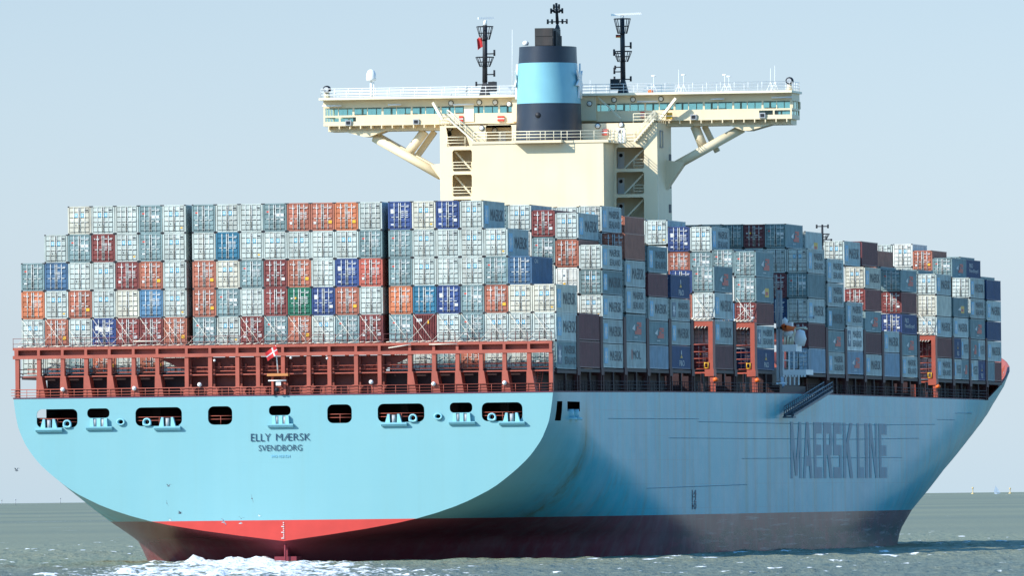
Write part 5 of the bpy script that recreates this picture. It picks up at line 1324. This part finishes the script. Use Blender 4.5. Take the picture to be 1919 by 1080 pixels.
# keep the sea out of the hull's inside face line calm
nr, nc = X.shape
V = np.stack([X, Yg, Hh-.0], -1).reshape(-1, 3).astype(np.float32)
idx = np.arange(nr*nc).reshape(nr, nc)
F4 = np.stack([idx[:-1, :-1], idx[:-1, 1:], idx[1:, 1:], idx[1:, :-1]], -1).reshape(-1, 4).astype(np.int32)
me = bpy.data.meshes.new('sea'); me.vertices.add(len(V)); me.vertices.foreach_set('co', V.ravel()); me.loops.add(F4.size); me.loops.foreach_set('vertex_index', F4.ravel())
me.polygons.add(len(F4)); me.polygons.foreach_set('loop_start', np.arange(0, F4.size, 4, dtype=np.int32)); me.polygons.foreach_set('use_smooth', np.ones(len(F4), bool)); me.update(calc_edges=True)
at = me.attributes.new('foam', 'FLOAT', 'POINT'); at.data.foreach_set('value', foam.ravel().astype(np.float32))
sea = link('sea', me); tag(sea, kind='structure')
M_sea = bpy.data.materials.new('sea_water'); M_sea.use_nodes = True; n = M_sea.node_tree; L = n.links; b = n.nodes['Principled BSDF']
g = n.nodes.new('ShaderNodeNewGeometry')
def nz_(sc, st, det=4):
    mp = n.nodes.new('ShaderNodeMapping'); mp.inputs['Scale'].default_value = st; L.new(g.outputs['Position'], mp.inputs[0])
    z = n.nodes.new('ShaderNodeTexNoise'); z.inputs['Scale'].default_value = sc; z.inputs['Detail'].default_value = det; L.new(mp.outputs[0], z.inputs['Vector']); return z.outputs[0]
def rg_(src, a, c, d, e):
    r_ = n.nodes.new('ShaderNodeMapRange'); r_.inputs[1].default_value = a; r_.inputs[2].default_value = c; r_.inputs[3].default_value = d; r_.inputs[4].default_value = e; L.new(src, r_.inputs[0]); return r_.outputs[0]
fa = n.nodes.new('ShaderNodeAttribute'); fa.attribute_name = 'foam'
ad = n.nodes.new('ShaderNodeMath'); ad.operation = 'ADD'; L.new(fa.outputs['Fac'], ad.inputs[0]); L.new(rg_(nz_(1.6, (1, 1, 1), 7), .3, .7, -.42, .30), ad.inputs[1])
fk = n.nodes.new('ShaderNodeMath'); fk.operation = 'MAXIMUM'; L.new(rg_(ad.outputs[0], .28, .5, 0, 1), fk.inputs[0])
ca_ = n.nodes.new('ShaderNodeVectorMath'); ca_.operation = 'DISTANCE'; ca_.inputs[1].default_value = (CX, CY, 0); L.new(g.outputs['Position'], ca_.inputs[0])
mp_ = n.nodes.new('ShaderNodeMapping'); mp_.vector_type = 'POINT'; mp_.inputs['Rotation'].default_value = (0, 0, -CTH); mp_.inputs['Scale'].default_value = (.38, .012, 1)
L.new(g.outputs['Position'], mp_.inputs[0]); fz = n.nodes.new('ShaderNodeTexNoise'); fz.inputs['Scale'].default_value = 1; fz.inputs['Detail'].default_value = 3; L.new(mp_.outputs[0], fz.inputs['Vector'])
mk_ = n.nodes.new('ShaderNodeMath'); mk_.operation = 'MULTIPLY'; L.new(rg_(fz.outputs[0], .735, .76, 0, .75), mk_.inputs[0]); L.new(rg_(ca_.outputs['Value'], 1500, 1750, 0, 1), mk_.inputs[1]); L.new(mk_.outputs[0], fk.inputs[1])
fm = fk.outputs[0]
wc = n.nodes.new('ShaderNodeMix'); wc.data_type = 'RGBA'; L.new(rg_(nz_(.0009, (1, 1, 1), 2), .36, .64, 0, 1), wc.inputs[0]); wc.inputs[6].default_value = (.225, .232, .150, 1); wc.inputs[7].default_value = (.15, .17, .130, 1)
mx = n.nodes.new('ShaderNodeMix'); mx.data_type = 'RGBA'; L.new(fm, mx.inputs[0]); L.new(wc.outputs[2], mx.inputs[6]); mx.inputs[7].default_value = (.80, .82, .82, 1)
n.nodes.remove(b); b = n.nodes.new('ShaderNodeBsdfDiffuse'); L.new(mx.outputs[2], b.inputs['Color'])
gl = n.nodes.new('ShaderNodeBsdfGlossy'); gl.inputs['Roughness'].default_value = .16; gl.inputs['Color'].default_value = (.92, .97, .95, 1)
fr = n.nodes.new('ShaderNodeFresnel'); fr.inputs[0].default_value = 1.33
ms = n.nodes.new('ShaderNodeMixShader'); L.new(b.outputs[0], ms.inputs[1]); L.new(gl.outputs[0], ms.inputs[2])
ff = n.nodes.new('ShaderNodeMath'); ff.operation = 'MINIMUM'; L.new(fr.outputs[0], ff.inputs[0]); L.new(rg_(fm, 0, 1, .13, .02), ff.inputs[1]); L.new(ff.outputs[0], ms.inputs[0])
L.new(ms.outputs[0], n.nodes['Material Output'].inputs[0])
b0 = n.nodes.new('ShaderNodeBump'); b0.inputs['Strength'].default_value = 1; b0.inputs['Distance'].default_value = .9; L.new(nz_(.16, (1, .7, 1), 5), b0.inputs['Height'])
b1 = n.nodes.new('ShaderNodeBump'); b1.inputs['Strength'].default_value = 1; b1.inputs['Distance'].default_value = .5; L.new(nz_(.9, (1, .8, 1), 6), b1.inputs['Height']); L.new(b0.outputs[0], b1.inputs['Normal']); L.new(b1.outputs[0], b.inputs['Normal']); L.new(b1.outputs[0], gl.inputs['Normal']); L.new(b1.outputs[0], fr.inputs['Normal'])
me.materials.append(M_sea)
